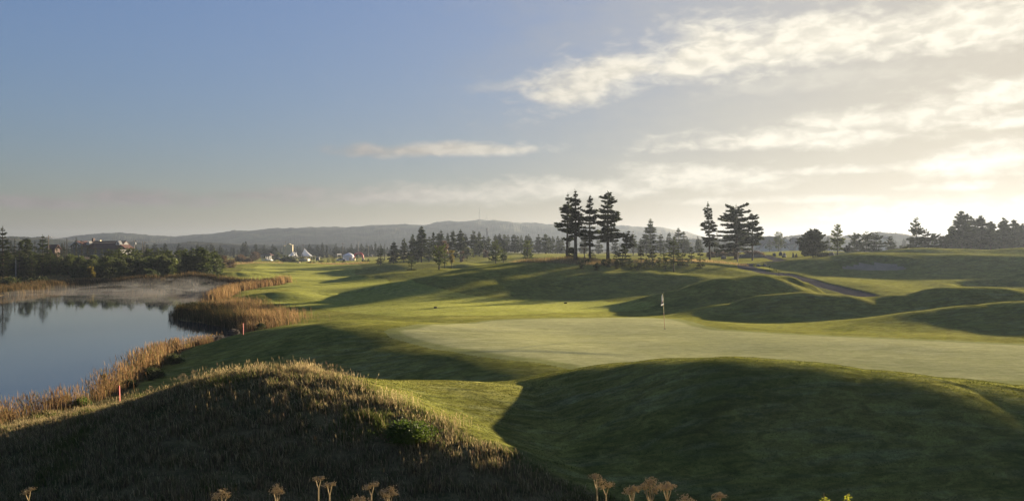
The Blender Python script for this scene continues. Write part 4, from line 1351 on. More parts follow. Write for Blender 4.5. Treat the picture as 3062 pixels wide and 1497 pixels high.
ROCK = plain('grey lichened rock', (0.15, 0.14, 0.14), 0.9, 0.35, 1.6, bump=0.6)
STONE = plain('stacked wall stone', (0.16, 0.15, 0.145), 0.9, 0.4, 1.3, bump=0.7)
BLACKP = plain('black painted wood', (0.012, 0.012, 0.012), 0.5, 0.1, 4.0)
REDP = plain('red painted stake', (0.34, 0.02, 0.02), 0.5, 0.12, 8.0)
YELP = plain('yellow pole paint', (0.55, 0.44, 0.10), 0.45, 0.05, 4.0)
ORP = plain('orange red pole paint', (0.40, 0.14, 0.06), 0.45, 0.05, 4.0)
CLOTH = plain('white flag cloth', (0.75, 0.74, 0.74), 0.8, 0.05, 9.0, transl=0.35)
CLOTH_D = plain('black flag cloth', (0.02, 0.02, 0.03), 0.8, 0.05, 9.0)
CLOTH_P = plain('pale pink flag cloth', (0.62, 0.36, 0.36), 0.8, 0.05, 9.0)
CAR_D = plain('dark plum car paint', (0.035, 0.018, 0.024), 0.25, 0.05, 1.0, spec=0.6)
CAR_W = plain('pale blue grey car paint', (0.42, 0.45, 0.50), 0.3, 0.05, 1.0, spec=0.6)
TYRE = plain('tyre rubber', (0.015, 0.015, 0.015), 0.8, 0.1, 5.0)
LAMPR = plain('red tail lamp plastic', (0.45, 0.02, 0.02), 0.3, 0.05, 5.0)
WATERP = plain('pale house wall', (0.38, 0.38, 0.38), 0.8, 0.08, 0.8)
ROOF_G = plain('grey asphalt shingles', (0.085, 0.080, 0.078), 0.9, 0.2, 1.2)
CARVED = plain('dark carved wood', (0.045, 0.035, 0.030), 0.85, 0.3, 5.0)
SANDBOX = plain('pale sand box', (0.32, 0.25, 0.17), 0.9, 0.15, 3.0)


def zt(py, D):
    return EYE - (py - HY) / F * D


def xt(px, D):
    return (px - CX) / F * D


def gable_roof(mb, x0, x1, y0, y1, ze, zr, axis='x', over=0.3, th=0.18, hip=0.0):
    """two sloping slabs meeting at a ridge"""
    if axis == 'x':
        ym = (y0 + y1) / 2
        for s in (-1, 1):
            ye = y0 - over if s < 0 else y1 + over
            zz = ze - over * (zr - ze) / (ym - y0)
            v = [(x0 - over, ye, zz), (x1 + over, ye, zz), (x1 + over - hip, ym, zr), (x0 - over + hip, ym, zr)]
            v += [(a, b, c - th) for a, b, c in v]
            mb.add(v, [(0, 1, 2, 3), (7, 6, 5, 4), (0, 4, 5, 1), (1, 5, 6, 2), (3, 2, 6, 7), (0, 3, 7, 4)])
    else:
        xm = (x0 + x1) / 2
        for s in (-1, 1):
            xe = x0 - over if s < 0 else x1 + over
            zz = ze - over * (zr - ze) / (xm - x0)
            v = [(xe, y0 - over, zz), (xe, y1 + over, zz), (xm, y1 + over, zr), (xm, y0 - over, zr)]
            v += [(a, b, c - th) for a, b, c in v]
            mb.add(v, [(0, 1, 2, 3), (7, 6, 5, 4), (0, 4, 5, 1), (1, 5, 6, 2), (3, 2, 6, 7), (0, 3, 7, 4)])
    return mb


def prism_wall(mb, x0, x1, y0, y1, z0, ze, zr, axis='x'):
    """walls with gable triangles"""
    mb.box(x0, x1, y0, y1, z0, ze)
    if axis == 'x':
        ym = (y0 + y1) / 2
        for x in (x0, x1 - .1):
            mb.add([(x, y0, ze), (x, y1, ze), (x, ym, zr), (x + .1, y0, ze), (x + .1, y1, ze), (x + .1, ym, zr)],
                   [(0, 1, 2), (5, 4, 3), (0, 2, 5, 3), (1, 4, 5, 2), (0, 3, 4, 1)])
    else:
        xm = (x0 + x1) / 2
        for y in (y0, y1 - .1):
            mb.add([(x0, y, ze), (x1, y, ze), (xm, y, zr), (x0, y + .1, ze), (x1, y + .1, ze), (xm, y + .1, zr)],
                   [(0, 1, 2), (5, 4, 3), (0, 2, 5, 3), (1, 4, 5, 2), (0, 3, 4, 1)])
    return mb


# --- red roofed lodge on the far shore
def lodge():
    D = 300.0
    x0, y0, z0 = on(300, D)
    r = empty('lodge', (x0, D, z0))
    tag(r, 'long dark red roofed lodge with white trimmed gables rising behind the thicket', 'building')
    X = lambda px: xt(px, D) - x0
    Z = lambda py: zt(py, D) - z0
    # main wing, ridge left to right
    mb = prism_wall(MB(), X(266), X(360), 0, 9, -.5, Z(741), Z(721), 'x')
    mb.build('wall', WALL_CLUB, r)
    rf = gable_roof(MB(), X(264), X(358), -.6, 9.6, Z(741), Z(719.5), 'x').build('roof', ROOF_RED, r)
    ch = MB().box(X(266.5), X(270.5), 2, 3.2, Z(722), Z(713.5))
    ch.box(X(266), X(271), 1.9, 3.3, Z(713.5), Z(711.5))
    ch.build('chimney', BRICK, rf)
    MB().box(X(279), X(283), 4, 5, Z(720.5), Z(717.5)).build('roof_vent', BEIGE, rf)
    # right end: low lit roof running out, and the white A framed gable on top
    rr = MB()
    v = [(X(353), -1.2, Z(731)), (X(365), -1.2, Z(731)), (X(380), -1.2, Z(742)), (X(353), -1.2, Z(746)), (X(353), 6, Z(731)), (X(365), 6, Z(731)), (X(380), 6, Z(742)), (X(353), 6, Z(746))]
    rr.add(v, [(3, 2, 1, 0), (4, 5, 6, 7), (0, 1, 5, 4), (1, 2, 6, 5), (2, 3, 7, 6), (3, 0, 4, 7)])
    rr.build('side_roof', ROOF_LIT, r)

    def aframe(pl, pr, pa, yb, ya, y, w=.15):
        g = MB()
        A, B_, T_ = (X(pl), Z(yb)), (X(pr), Z(yb)), (X(pa), Z(ya))
        for (p, q) in ((A, T_), (B_, T_), (A, B_)):
            g.tube([(p[0], y, p[1]), (q[0], y, q[1])], w, 4)
        g.build('gable_trim', WHITE, r)
        MB().add([(A[0], y + .25, A[1]), (B_[0], y + .25, B_[1]), (T_[0], y + .25, T_[1]), (A[0], y + 2.5, A[1]), (B_[0], y + 2.5, B_[1]), (T_[0], y + 2.5, T_[1])],
                 [(2, 1, 0), (3, 4, 5), (0, 1, 4, 3), (1, 2, 5, 4), (2, 0, 3, 5)]).build('gable_wall', WALL_CLUB, r)
    aframe(353, 364, 358.5, 731, 720, -1.6)
    aframe(268.5, 277, 273, 730.5, 720.5, -2.2)
    MB().add([(X(268), -1.6, Z(731)), (X(277.5), -1.6, Z(731)), (X(277), -1.6, Z(738)), (X(268), -1.6, Z(738)), (X(268), .5, Z(728)), (X(277.5), .5, Z(728)), (X(277), .5, Z(738)), (X(268), .5, Z(738))],
             [(3, 2, 1, 0), (4, 5, 6, 7), (0, 1, 5, 4), (1, 2, 6, 5), (2, 3, 7, 6), (3, 0, 4, 7)]).build('porch_roof', ROOF_LIT, r)
    # left cross wing with a wide gable facing the pond
    prism_wall(MB(), X(229), X(263), -4, 7, -.5, Z(735), Z(722), 'y').build('cross_wing_wall', WALL_CLUB, r)
    gable_roof(MB(), X(229), X(263), -4, 7, Z(735), Z(720), 'y').build('cross_wing_roof', ROOF_RED, r)
    g = MB()
    for (p, q) in (((229, 735), (246, 721)), ((263, 735), (246, 721))):
        g.tube([(X(p[0]), -4.5, Z(p[1])), (X(q[0]), -4.5, Z(q[1]))], .13, 4)
    g.build('gable_trim', WHITE, r)
    for px in (238, 246, 254):
        f = MB().box(X(px) - .45, X(px) + .45, -4.08, -3.9, Z(738.5), Z(732)).build('window', WHITE, r)
        MB().box(X(px) - .33, X(px) + .33, -4.1, -4.02, Z(738), Z(732.6)).build('pane', GLASS, f)


lodge()
b = on(152, 260)
r = empty('cabin', b)
tag(r, 'small cabin with a plain red roof behind the utility pole at the left', 'building')
hz_ = zt(742, 260) - b[2]
MB().box(-1.4, 1.3, 0, 3, -.4, hz_).build('wall', BRICK, r)
gable_roof(MB(), -1.4, 1.3, 0, 3, hz_, zt(731, 260) - b[2], 'x').build('roof', ROOF_LIT, r)


# --- pavilion and things by the tents
def pavilion():
    D = 400
    p = on(796, D)
    r = empty('pavilion', p)
    tag(r, 'small open pavilion with dark hipped roof and white posts', 'pavilion')
    s = D / F
    zb = zt(776, D) - p[2]
    ze = zt(763.5, D) - p[2]
    zr = zt(757, D) - p[2]
    MB().box(-14 * s, 14 * s, 0, 4.4, -.8, zb + .05).build('floor_slab', WHITE, r)
    for px in (-13.2, -9, -1.5, 4, 9.5, 13):
        MB().box(px * s - .14, px * s + .14, 0, .3, zb + .05, ze).build('post', WHITE, r)
    MB().box(-8 * s, 8 * s, 2.2, 4.2, zb + .05, ze - .1).build('inner_wall', WALL_CLUB, r)
    MB().box(-3 * s, 3 * s, .6, 1.2, zb + .05, zb + .8).build('counter', WHITE, r)
    v = [(-16 * s, -.6, ze), (16 * s, -.6, ze), (16 * s, 5, ze), (-16 * s, 5, ze), (-7 * s, 1.6, zr), (7 * s, 1.6, zr), (7 * s, 2.8, zr), (-7 * s, 2.8, zr)]
    MB().add(v, [(3, 2, 1, 0), (4, 5, 6, 7), (0, 1, 5, 4), (1, 2, 6, 5), (2, 3, 7, 6), (3, 0, 4, 7)]).build('roof', ROOF_RED, r)
    MB().box(-16.4 * s, 16.4 * s, -.75, -.62, ze - .12, ze + .12).build('fascia', WHITE, r)


pavilion()


def car(px, D, L, label, paint, rz=0.0):
    p = on(px, D)
    r = empty('parked_car', p, rz)
    tag(r, label, 'car')
    W = 1.75
    prof = [(-.5, .32), (-.5, .78), (-.46, .86), (-.3, .92), (-.16, 1.36), (.18, 1.40), (.33, .98), (.47, .84), (.5, .6), (.5, .32)]
    V = [(x * L, y, z) for y in (-W / 2, W / 2) for x, z in prof]
    n = len(prof)
    f = [tuple(range(n)), tuple(2 * n - 1 - i for i in range(n))] + [(i, n + i, n + (i + 1) % n, (i + 1) % n) for i in range(n)]
    MB().add(V, f).build('body', paint, r)
    MB().add([(x * L, y, z) for y in (-W / 2 - .01, W / 2 + .01) for x, z in [(-.27, .95), (-.145, 1.30), (.165, 1.33), (.28, .98)]],
             [(0, 1, 2, 3), (7, 6, 5, 4)]).build('side_glass', GLASS, r)
    for x in (-.31, .31):
        for y in (-W / 2 + .02, W / 2 - .02):
            w = MB()
            w.tube([(x * L, y - .11, .32), (x * L, y + .11, .32)], .32, 14)
            o = w.build('wheel', TYRE, r)
            MB().tube([(x * L, y - .125, .32), (x * L, y + .125, .32)], .19, 10).build('rim', STEEL, o)
    for y in (-.6, .6):
        MB().box(-.505 * L, -.49 * L, y - .18, y + .18, .62, .78).build('headlight', WHITE, r)
        MB().box(.49 * L, .505 * L, y - .18, y + .18, .64, .8).build('tail_light', LAMPR, r)


car(829, 392, 4.3, 'dark plum car parked beside the open pavilion', CAR_D)
car(1020, 380, 4.4, 'pale grey car parked in front of the grey marquee', CAR_W)
car(1103, 520, 4.6, 'white car far off on the slope right of the red arch', CAR_W)


def beige_tower():
    D = 440
    p = on(861, D)
    r = empty('beige_tower', p)
    tag(r, 'tall beige panelled block with uneven stepped top behind the white tents', 'structure')
    s = D / F
    tops = [(-15, 735), (-12.5, 734), (-10, 735), (-7.5, 734), (-5, 731), (-2.5, 729), (0, 728.5), (2.5, 728.5), (5, 729.5), (7.5, 731), (10, 732), (12.5, 731), (14, 731)]
    for i in range(len(tops) - 1):
        x, y = tops[i]
        MB().box(x * s + .03, tops[i + 1][0] * s - .03, (i % 2) * .12, 1.1, -1, zt(y, D) - p[2]).build('panel', BEIGE, r)
    MB().box(-14.8 * s, 13.8 * s, .3, 1.0, -1, zt(736, D) - p[2]).build('backing', BEIGE_D, r)
    for x, y in ((-14.8, 731), (-4, 727), (0, 726), (4, 726), (13.6, 728)):
        MB().tube([(x * s, .5, zt(736, D) - p[2]), (x * s, .5, zt(y, D) - p[2])], .07, 6).build('mast', WOODP, r)


beige_tower()


def peaked_tent(px0, px1, peaks, pe, pg, D, label, skew=0.0):
    """pole tent: swept canvas rising to one or more peaks"""
    xc = (px0 + px1) / 2
    p = on(xc, D)
    r = empty('peaked_tent', p)
    tag(r, label, 'tent')
    s = D / F
    x0, x1 = (px0 - xc) * s, (px1 - xc) * s
    dep = (x1 - x0) * .8
    ze, zg = zt(pe, D) - p[2], zt(pg, D) - p[2]
    n, m = 56, 24
    V = []
    pk = [((a - xc) * s, dep / 2 + b * s, zt(c, D) - p[2]) for a, b, c in peaks]
    for i in range(n + 1):
        for j in range(m + 1):
            x = x0 + (x1 - x0) * i / n
            y = dep * j / m
            edge = min(min(i, n - i) / (n / 2), min(j, m - j) / (m / 2) * 1.0)
            z = ze
            for (ax, ay, az) in pk:
                q = math.hypot((x - ax) / ((x1 - ax) if x > ax else (ax - x0)), (y - ay) / (dep / 2))
                z = max(z, ze + (az - ze) * max(0, 1 - q) ** 1.7 + .15 * edge)
            V.append((x, y, z))
    f = [(i * (m + 1) + j, (i + 1) * (m + 1) + j, (i + 1) * (m + 1) + j + 1, i * (m + 1) + j + 1) for i in range(n) for j in range(m)]
    MB().add(V, f).build('canopy', TENT_W, r, smooth=True)
    k = max(3, int((x1 - x0) / 2.2))
    for i in range(k + 1):
        x = x0 + (x1 - x0) * i / k
        for y in (0.0, dep):
            MB().tube([(x, y, min(zg, 0) - .3), (x, y, ze)], .06, 6).build('pole', WHITE, r)
    for (ax, ay, az) in pk:
        MB().tube([(ax, ay, az - .4), (ax, ay, az + .35)], .06, 6).build('finial', STEEL, r)
    MB().box(x0 + .2, x1 * .3, .3, dep - .3, -.2, 1.1).build('tables', BEIGE, r)


peaked_tent(856, 884, [(873, -3, 752), (877.5, 4, 752.5), (881, 10, 753)], 766, 772, 395, 'smaller white tent with several little peaks, left of the big peaked one')
peaked_tent(893, 934, [(906, 0, 742.5)], 765, 772, 385, 'big white pole tent with one tall swept peak')


def marquee():
    D = 392
    p = on(1040, D)
    r = empty('frame_marquee', p)
    tag(r, 'square grey white frame marquee with pyramid roof left of the red arch', 'tent')
    s = D / F
    ze, zr = zt(763, D) - p[2], zt(755, D) - p[2]
    h = 15 * s
    MB().add([(-h, 0, ze), (h, 0, ze), (h, 2 * h, ze), (-h, 2 * h, ze), (0, h, zr), (-h, 0, ze - .2), (h, 0, ze - .2), (h, 2 * h, ze - .2), (-h, 2 * h, ze - .2)],
             [(0, 1, 4), (1, 2, 4), (2, 3, 4), (3, 0, 4), (0, 5, 6, 1), (1, 6, 7, 2), (2, 7, 8, 3), (3, 8, 5, 0)]).build('roof', TENT_W, r)
    for a, b_, c, d in ((-h + .02, h - .02, .02, .06), (-h + .02, h - .02, 2 * h - .06, 2 * h - .02), (-h + .02, -h + .06, .06, 2 * h - .06), (h - .06, h - .02, .06, 2 * h - .06)):
        MB().box(a, b_, c, d, -.6, ze - .2).build('side_wall', TENT_W, r)
    MB().box(h * .25, h * .7, -.02, .015, 0, ze * .6).build('doorway', BEIGE, r)


marquee()


def red_arch():
    D = 388
    p = on(1072, D)
    r = empty('inflatable_arch', p)
    tag(r, 'red inflatable start arch with pale feet standing by the marquee', 'arch')
    s = D / F
    h = zt(756.5, D) - p[2]
    w = 13.5 * s
    pts = []
    for k in range(15):
        t = math.pi * k / 14
        x = -w * math.cos(t)
        z = h * min(1, 1.25 * math.sin(t)) if 0 < k < 14 else 0
        pts.append((x, 0, max(z, .0)))
    pts = [(-w, 0, -.2), (-w, 0, h * .45), (-w * .93, 0, h * .68), (-w * .68, 0, h * .9), (-w * .35, 0, h), (w * .35, 0, h), (w * .68, 0, h * .9), (w * .93, 0, h * .68), (w, 0, h * .45), (w, 0, -.2)]
    MB().tube(pts, [.42, .42, .45, .47, .48, .48, .47, .45, .42, .42], 12).build('tube', REDC, r, smooth=True)
    MB().box(-w * .45, w * .35, -.52, -.49, h - .17, h + .17).build('banner_panel', CLOTH_P, r)
    for sx in (-1, 1):
        MB().box(sx * w - .55, sx * w + .55, -.5, .5, -.3, h * .28).build('foot', BEIGE, r)


red_arch()
p = on(1014.5, 420)
r = empty('banner_board', p)
tag(r, 'long pale pink and white banner board on the grass left of the marquee', 'banner')
MB().box(-1.15, 1.15, 0, .06, zt(761.5, 420) - p[2], zt(758, 420) - p[2]).build('board', CLOTH, r)
for x in (-1, 1):
    MB().tube([(x, .1, -.3), (x, .1, zt(760, 420) - p[2])], .04, 5).build('leg', STEEL, r)
p = on(892, 318)
r = empty('sand_box', p)
tag(r, 'low pale box on the grass under the two dark round conifers', 'box')
MB().box(-.55, .55, 0, .6, -.1, .45).build('box', SANDBOX, r)
MB().box(-.6, .6, -.05, .65, .45, .52).build('lid', BEIGE, r)
p = on(950, 384)
r = empty('refuse_cart', p)
tag(r, 'small dark cart with a pale side right of the big tent', 'cart')
MB().box(-.9, .6, 0, 1.2, .35, 1.7).build('body', WALL_CLUB, r)
MB().box(-1.0, .7, -.1, 1.3, 1.7, 1.82).build('roof', WHITE, r)
for x in (-.6, .4):
    MB().tube([(x, -.05, .3), (x, .15, .3)], .3, 12).build('wheel', TYRE, r)


# --- houses in the haze on the right
def house(pl, pr, yr, ye, D, gables, label):
    xc = (pl + pr) / 2
    p = on(xc, D)
    r = empty('house', p)
    tag(r, label, 'house')
    X = lambda px: xt(px, D) - p[0]
    Z = lambda py: zt(py, D) - p[2]
    prism_wall(MB(), X(pl) + .3, X(pr) - .3, 0, 9, -2, Z(ye), Z(yr) - .3, 'x').build('wall', WATERP, r)
    gable_roof(MB(), X(pl), X(pr), 0, 9, Z(ye), Z(yr), 'x', hip=3.0).build('roof', ROOF_G, r)
    for (a, b_, ap, base) in gables:
        prism_wall(MB(), X(a), X(b_), -2.5, 3, -2, Z(base), Z(ap) - .2, 'y').build('gable_wall', WHITE, r)
        gable_roof(MB(), X(a), X(b_), -2.5, 3, Z(base), Z(ap), 'y', over=.25).build('gable_roof', ROOF_G, r)
        xm = (X(a) + X(b_)) / 2
        f = MB().box(xm - .5, xm + .5, -2.56, -2.4, Z(base) - .3, Z(base) + 1.0).build('window', WHITE, r)
        MB().box(xm - .4, xm + .4, -2.6, -2.5, Z(base) - .2, Z(base) + .9).build('pane', GLASS, f)


house(2266, 2358, 706.5, 729, 330, [(2268, 2300, 727, 741), (2330, 2352, 730, 741)], 'long hazy grey roofed house with white gables left of the round pine')
house(2362, 2408, 709, 728, 335, [(2374, 2400, 719, 738)], 'second hazy house with a steep white gable half behind the round pine')
p = on(2645, 400)
house(2640, 2664, 703, 712, 400, [], 'small hazy flat looking house on the right skyline')


# --- poles, wires, masts
POLES = {}


def pole(px, ytop, D, label, arm=True, mat=None, box=False, cat='utility pole'):
    p = on(px, D)
    r = empty('utility_pole', p)
    tag(r, label, cat)
    h = zt(ytop, D) - p[2]
    MB().tube([(0, 0, -.6), (0, 0, h)], [.17, .11], 8).build('post', mat or WOODP, r)
    if arm:
        MB().box(-1.1, 1.1, -.07, .07, h - .75, h - .6).build('crossarm', WOODP, r)
        for x in (-.95, -.1, .95):
            MB().lathe([(.05, 0), (.08, .08), (.05, .2)], 6, (x, 0, h - .6)).build('insulator', WHITE, r)
    if box:
        MB().lathe([(.2, 0), (.24, .1), (.24, .8), (.15, .9)], 10, (.35, 0, h - 1.9)).build('transformer', WHITE, r)
    POLES[px] = (p[0], p[1], p[2] + h - .45)


pole(145, 703, 235, 'brown utility pole in front of the wooded rise at the left')
pole(402, 716, 300, 'utility pole with a white lamp box right of the long red roof', mat=WOODG, box=True)
pole(426, 722, 330, 'short thin pole, left of the close pair beyond the long red roof', arm=False)
pole(433, 721, 330, 'short thin pole with a crossbar, right of the close pair beyond the long red roof')
pole(854, 721, 430, 'tall dark utility pole in front of the beige tower', arm=False)
pole(906, 728, 440, 'utility pole with a wide crossbar behind the big peaked tent')
pole(1025, 725, 460, 'utility pole above the grey marquee')
pole(1071, 722, 470, 'plain pale pole behind the red arch', arm=False, mat=WOODG)
pole(1101, 732, 480, 'short pale pole right of the red arch', arm=False, mat=WOODG)
pole(1050, 733, 475, 'short pole between marquee and red arch', arm=False)
WIRE = plain('wire', (0.05, 0.05, 0.05), 0.6, 0.1, 1.0)


def wire(a, b_, label, sag=1.2):
    pts = []
    for i in range(13):
        t = i / 12
        pts.append((a[0] + (b_[0] - a[0]) * t, a[1] + (b_[1] - a[1]) * t, a[2] + (b_[2] - a[2]) * t - sag * 4 * t * (1 - t)))
    o = MB().tube(pts, .035, 4).build('power_line', WIRE)
    tag(o, label, 'wire')


wire((xt(-60, 200), 200, zt(698, 200)), POLES[145], 'thin wire running from the left edge to the brown utility pole')
wire(POLES[145], POLES[402], 'thin wire from the brown utility pole to the one by the red roof')
wire(POLES[402], POLES[854], 'long thin wire crossing before the hills to the beige tower')
wire(POLES[854], POLES[906], 'short wire between the beige tower pole and the big tent pole', .5)
wire(POLES[906], POLES[1025], 'wire between the big tent pole and the marquee pole', .8)


def mast(px, ytop, ybase, D, label, w=.5, lattice=False):
    z0, z1 = zt(ybase, D), zt(ytop, D)
    r = empty('radio_mast' if not lattice else 'steel_tower', (xt(px, D), D, z0))
    tag(r, label, 'mast' if not lattice else 'tower')
    h = z1 - z0
    mb = MB()
    n = 12
    for i in range(3):
        a = i * 2.094
        mb.tube([(w * math.cos(a), w * math.sin(a), -2), (w * .6 * math.cos(a), w * .6 * math.sin(a), h)], w * .28, 4)
    for k in range(n):
        z = h * k / n
        for i in range(3):
            a, b_ = i * 2.094, (i + 1) * 2.094
            mb.tube([(w * math.cos(a), w * math.sin(a), z), (w * math.cos(b_), w * math.sin(b_), z + h / n)], w * .1, 3)
    mb.build('lattice', STEEL, r)
    if lattice:
        MB().box(-.9, .9, -.9, .9, h - 2.2, h - .4).build('head', STEEL, r)


mast(1434, 622, 664, 1480, 'tall slender radio mast on the hilltop, taller of the pair', .55)
mast(1455, 643, 664, 1480, 'shorter radio mast on the hilltop, right of the tall one', .55)
mast(1456, 681, 735, 700, 'grey steel tower with a square head rising from the spruce line', .9, True)


# --- boulders, wall, carvings, small things by the path
def boulder(px, py, wpx, hpx, D, label, seed, group=None):
    p = on(px, D)
    rs = random.Random(seed)
    w, h = wpx / F * D / 2, hpx / F * D
    bm = bmesh.new()
    bmesh.ops.create_icosphere(bm, subdivisions=3, radius=1)
    offs = [(rs.uniform(-1, 1), rs.uniform(-1, 1), rs.uniform(-.6, 1)) for _ in range(7)]
    for v in bm.verts:
        c = v.co.normalized()
        k = 1.0
        for o in offs:
            d = Vector(o).normalized()
            q = c.dot(d)
            if q > .72:
                k *= 1 - (q - .72) * .55
        k *= 1 + rs.uniform(-.02, .02)
        v.co = Vector((c.x * w * k, c.y * w * .8 * k, c.z * h * .62 * k + h * .36))
    me = bpy.data.meshes.new('boulder')
    bm.to_mesh(me)
    me.materials.append(ROCK)
    o = link('boulder', me, None, p)
    tag(o, label, 'rock', group)


boulder(2163, 768, 17, 10, 157, 'pale grey pointed boulder in front of the brown heather bed', 1)
boulder(2267, 790, 13, 8, 119, 'small dark boulder on the path edge, left of the close pair', 2)
boulder(2286, 790, 12, 8, 119, 'small dark boulder on the grass, right of the close pair', 3)
boulder(2315, 765, 11, 10, 168, 'round dark boulder at the bend of the path', 4)
boulder(2334, 762, 12, 13, 170, 'tall pointed boulder, left of the group above the path bend', 5)
boulder(2346, 765, 10, 8, 171, 'squat boulder, right of the group above the path bend', 6)
boulder(2344, 771, 15, 7, 158, 'low flat boulder where the path bends out of sight', 7)
boulder(2486, 765, 18, 13, 150, 'dark boulder against the stem of the oval pine', 8)
boulder(2471, 765, 20, 12, 156, 'wide dark rock at the foot of the round pine', 9)


def stone_wall():
    D = 160
    p = on(2240, D)
    r = empty('stone_wall', p)
    tag(r, 'low stacked stone retaining wall beside the path under reddish shrubs', 'wall')
    s = D / F
    rs = random.Random(4)
    bm = MB()
    for row in range(3):
        x = -27 * s
        while x < 44 * s:
            w = rs.uniform(.35, .8)
            z = -.1 + row * .27 - max(0, x) * .05
            d = rs.uniform(0, .09)
            bm.box(x, x + w - .03, -d, .5, z, z + .26)
            x += w
    bm.build('stones', STONE, r)
    MB().box(-27 * s, 43 * s, .1, 1.9, -.4, .55).build('earth_fill', SANDBOX, r)


stone_wall()


def carving(px, D, ytop, label, lean):
    p = on(px, D)
    r = empty('carved_post', p)
    tag(r, label, 'sculpture', 'carved posts by the path')
    h = zt(ytop, D) - p[2]
    MB().lathe([(.22, -.2), (.25, .1), (.2, h * .35), (.26, h * .5), (.14, h * .62), (.17, h * .72), (.10, h * .8)], 10, (0, 0, 0), .2, int(px)).build('figure', CARVED, r)
    MB().tube([(0, 0, h * .74), (lean * .4, 0, h * .9), (lean, 0, h)], [.1, .09, .03], 7).build('head', CARVED, r)


carving(2372, 157, 755, 'dark carved wooden post with a hooked top, taller left one of the pair', -.16)
carving(2381, 157, 757.5, 'dark carved wooden post with a hooked top, shorter right one of the pair', .14)
for i, (px, D) in enumerate([(2284, 115.5), (2301, 111.5), (2315, 108.5), (2321, 106.5), (2329, 104)]):
    p = on(px, D)
    r = empty('sapling', p)
    tag(r, ['tiny dark sapling farthest up the path edge', 'tiny sapling second from the top of the path edge row', 'tiny sapling in the middle of the path edge row', 'tiny sapling fourth along the path edge row', 'tiny sapling nearest the dark tub by the path'][i], 'sapling', 'small saplings along the path edge')
    MB().tube([(0, 0, 0), (0, 0, .35)], .012, 5).build('stem', BARK, r)
    tm, V, Fc = leafy(50 + i, .3, .12, lumps=6, per=30, leaf=.06)
    V[:, 2] += .25
    link('foliage', np_mesh('sapling crown', V, Fc, L_GREEN), r)
p = on(2334, 100)
r = empty('planter_tub', p)
tag(r, 'small dark oval tub on the grass at the path edge', 'tub')
MB().lathe([(.42, 0), (.5, .12), (.46, .26), (.3, .3)], 14).build('tub', BLACKP, r)
MB().lathe([(.3, .3), (.2, .36)], 12).build('soil', CARVED, r)


# --- putting green: flag
def flag():
    p = hit(1988, 983)
    r = empty('flagstick', p)
    tag(r, 'leaning red and yellow flagstick with a limp white flag on the green', 'flagstick')
    top = Vector((xt(1981, p[1]) - p[0], 0, zt(874, p[1]) - p[2]))
    low = top * .45
    MB().tube([(0, 0, -.1), tuple(low)], .013, 8).build('lower_pole', ORP, r)
    MB().tube([tuple(low), tuple(top * .97)], .012, 8).build('upper_pole', YELP, r)
    MB().lathe([(.006, 0), (.028, .02), (.03, .06), (.006, .085)], 8, tuple(top * .97)).build('finial', CLOTH_D, r)
    MB().lathe([(.054, 0), (.056, .012), (.054, .014)], 14, (0, 0, .004)).build('cup', CLOTH_D, r)
    # limp flag: a gathered cloth hanging in folds from the pole
    rs = random.Random(8)
    n, m = 16, 14
    z1 = top.z * .955
    ax = top.x
    secs = [('flag', CLOTH, 0, 8), ('flag_stripe', CLOTH_P, 8, 10), ('flag_stripe', CLOTH_D, 10, 12), ('flag_corner', CLOTH, 12, 14)]
    def pt(i, j):
        u, v = i / n, j / m
        z = z1 - .60 * v - .10 * u * (1 + .3 * math.sin(v * 5))
        wd = .035 + .11 * v ** .7
        x = ax * (z / top.z) - .02 - wd * (u - .35) + .015 * math.sin(u * 14 + v * 3)
        y = .035 * math.sin(u * 17 + v * 2) + .01
        return (x, y, z)
    for nm, mt, a, b_ in secs:
        V = [pt(i, j) for j in range(a, b_ + 1) for i in range(n + 1)]
        f = [(k * (n + 1) + i, k * (n + 1) + i + 1, (k + 1) * (n + 1) + i + 1, (k + 1) * (n + 1) + i) for k in range(b_ - a) for i in range(n)]
        MB().add(V, f).build(nm, mt, r, smooth=True)


flag()


def tee_block(px, D, label):
    p = on(px, D)
    r = empty('tee_marker', p)
    tag(r, label, 'tee marker', 'tee markers')
    b_ = MB()
    w, d, h = .14, .09, .13
    c = .02
    b_.add([(-w, -d + c, 0), (w, -d + c, 0), (w, d - c, 0), (-w, d - c, 0), (-w, -d + c, h), (w, -d + c, h), (w, d - c, h), (-w, d - c, h), (-w + c, -d, c), (w - c, -d, c), (w - c, -d, h - c), (-w + c, -d, h - c)],
           [(0, 3, 2, 1), (4, 5, 6, 7), (1, 2, 6, 5), (2, 3, 7, 6), (3, 0, 4, 7), (8, 9, 10, 11), (0, 1, 9, 8), (1, 5, 10, 9), (5, 4, 11, 10), (4, 0, 8, 11)])
    b_.build('block', BLACKP, r)
    MB().tube([(0, 0, -.12), (0, 0, .0)], .015, 6).build('spike', STEEL, r)


tee_block(1302, hit(1302, 921)[1], 'black block tee marker on the fairway, left and nearer of the two')
tee_block(1691, hit(1691, 907)[1], 'black block tee marker below the dark knoll slope, right and farther of the two')


def stake(px, py_b, ytop, D, label, lean=0.0):
    p = on(px, D)
    r = empty('hazard_stake', p)
    tag(r, label, 'stake', 'red hazard stakes')
    h = max(.7, zt(ytop, D) - p[2])
    MB().box(-.022, .022, -.022, .022, -.2, h).build('post', REDP, r)
    MB().add([(-.022, -.022, h), (.022, -.022, h), (.022, .022, h), (-.022, .022, h), (0, 0, h + .03)], [(0, 1, 4), (1, 2, 4), (2, 3, 4), (3, 0, 4)]).build('tip', REDP, r)
    r.rotation_euler = (0, lean, 0)


stake(358, 1178, 1153, 29.5, 'red stake nearest the eye, in the reeds by the grassy bank', -.03)
stake(727, 1018, 998, 49, 'small red stake farther off, at the tip of the water by the brown reeds')
# ------------------------------------------------------------------ long grass, reeds, dry flower stalks
GRASS_M = foliage('grass blades', None, None, 0.45, use_attr=True, rough=0.55)
WIND = np.array([-0.35, -0.1])


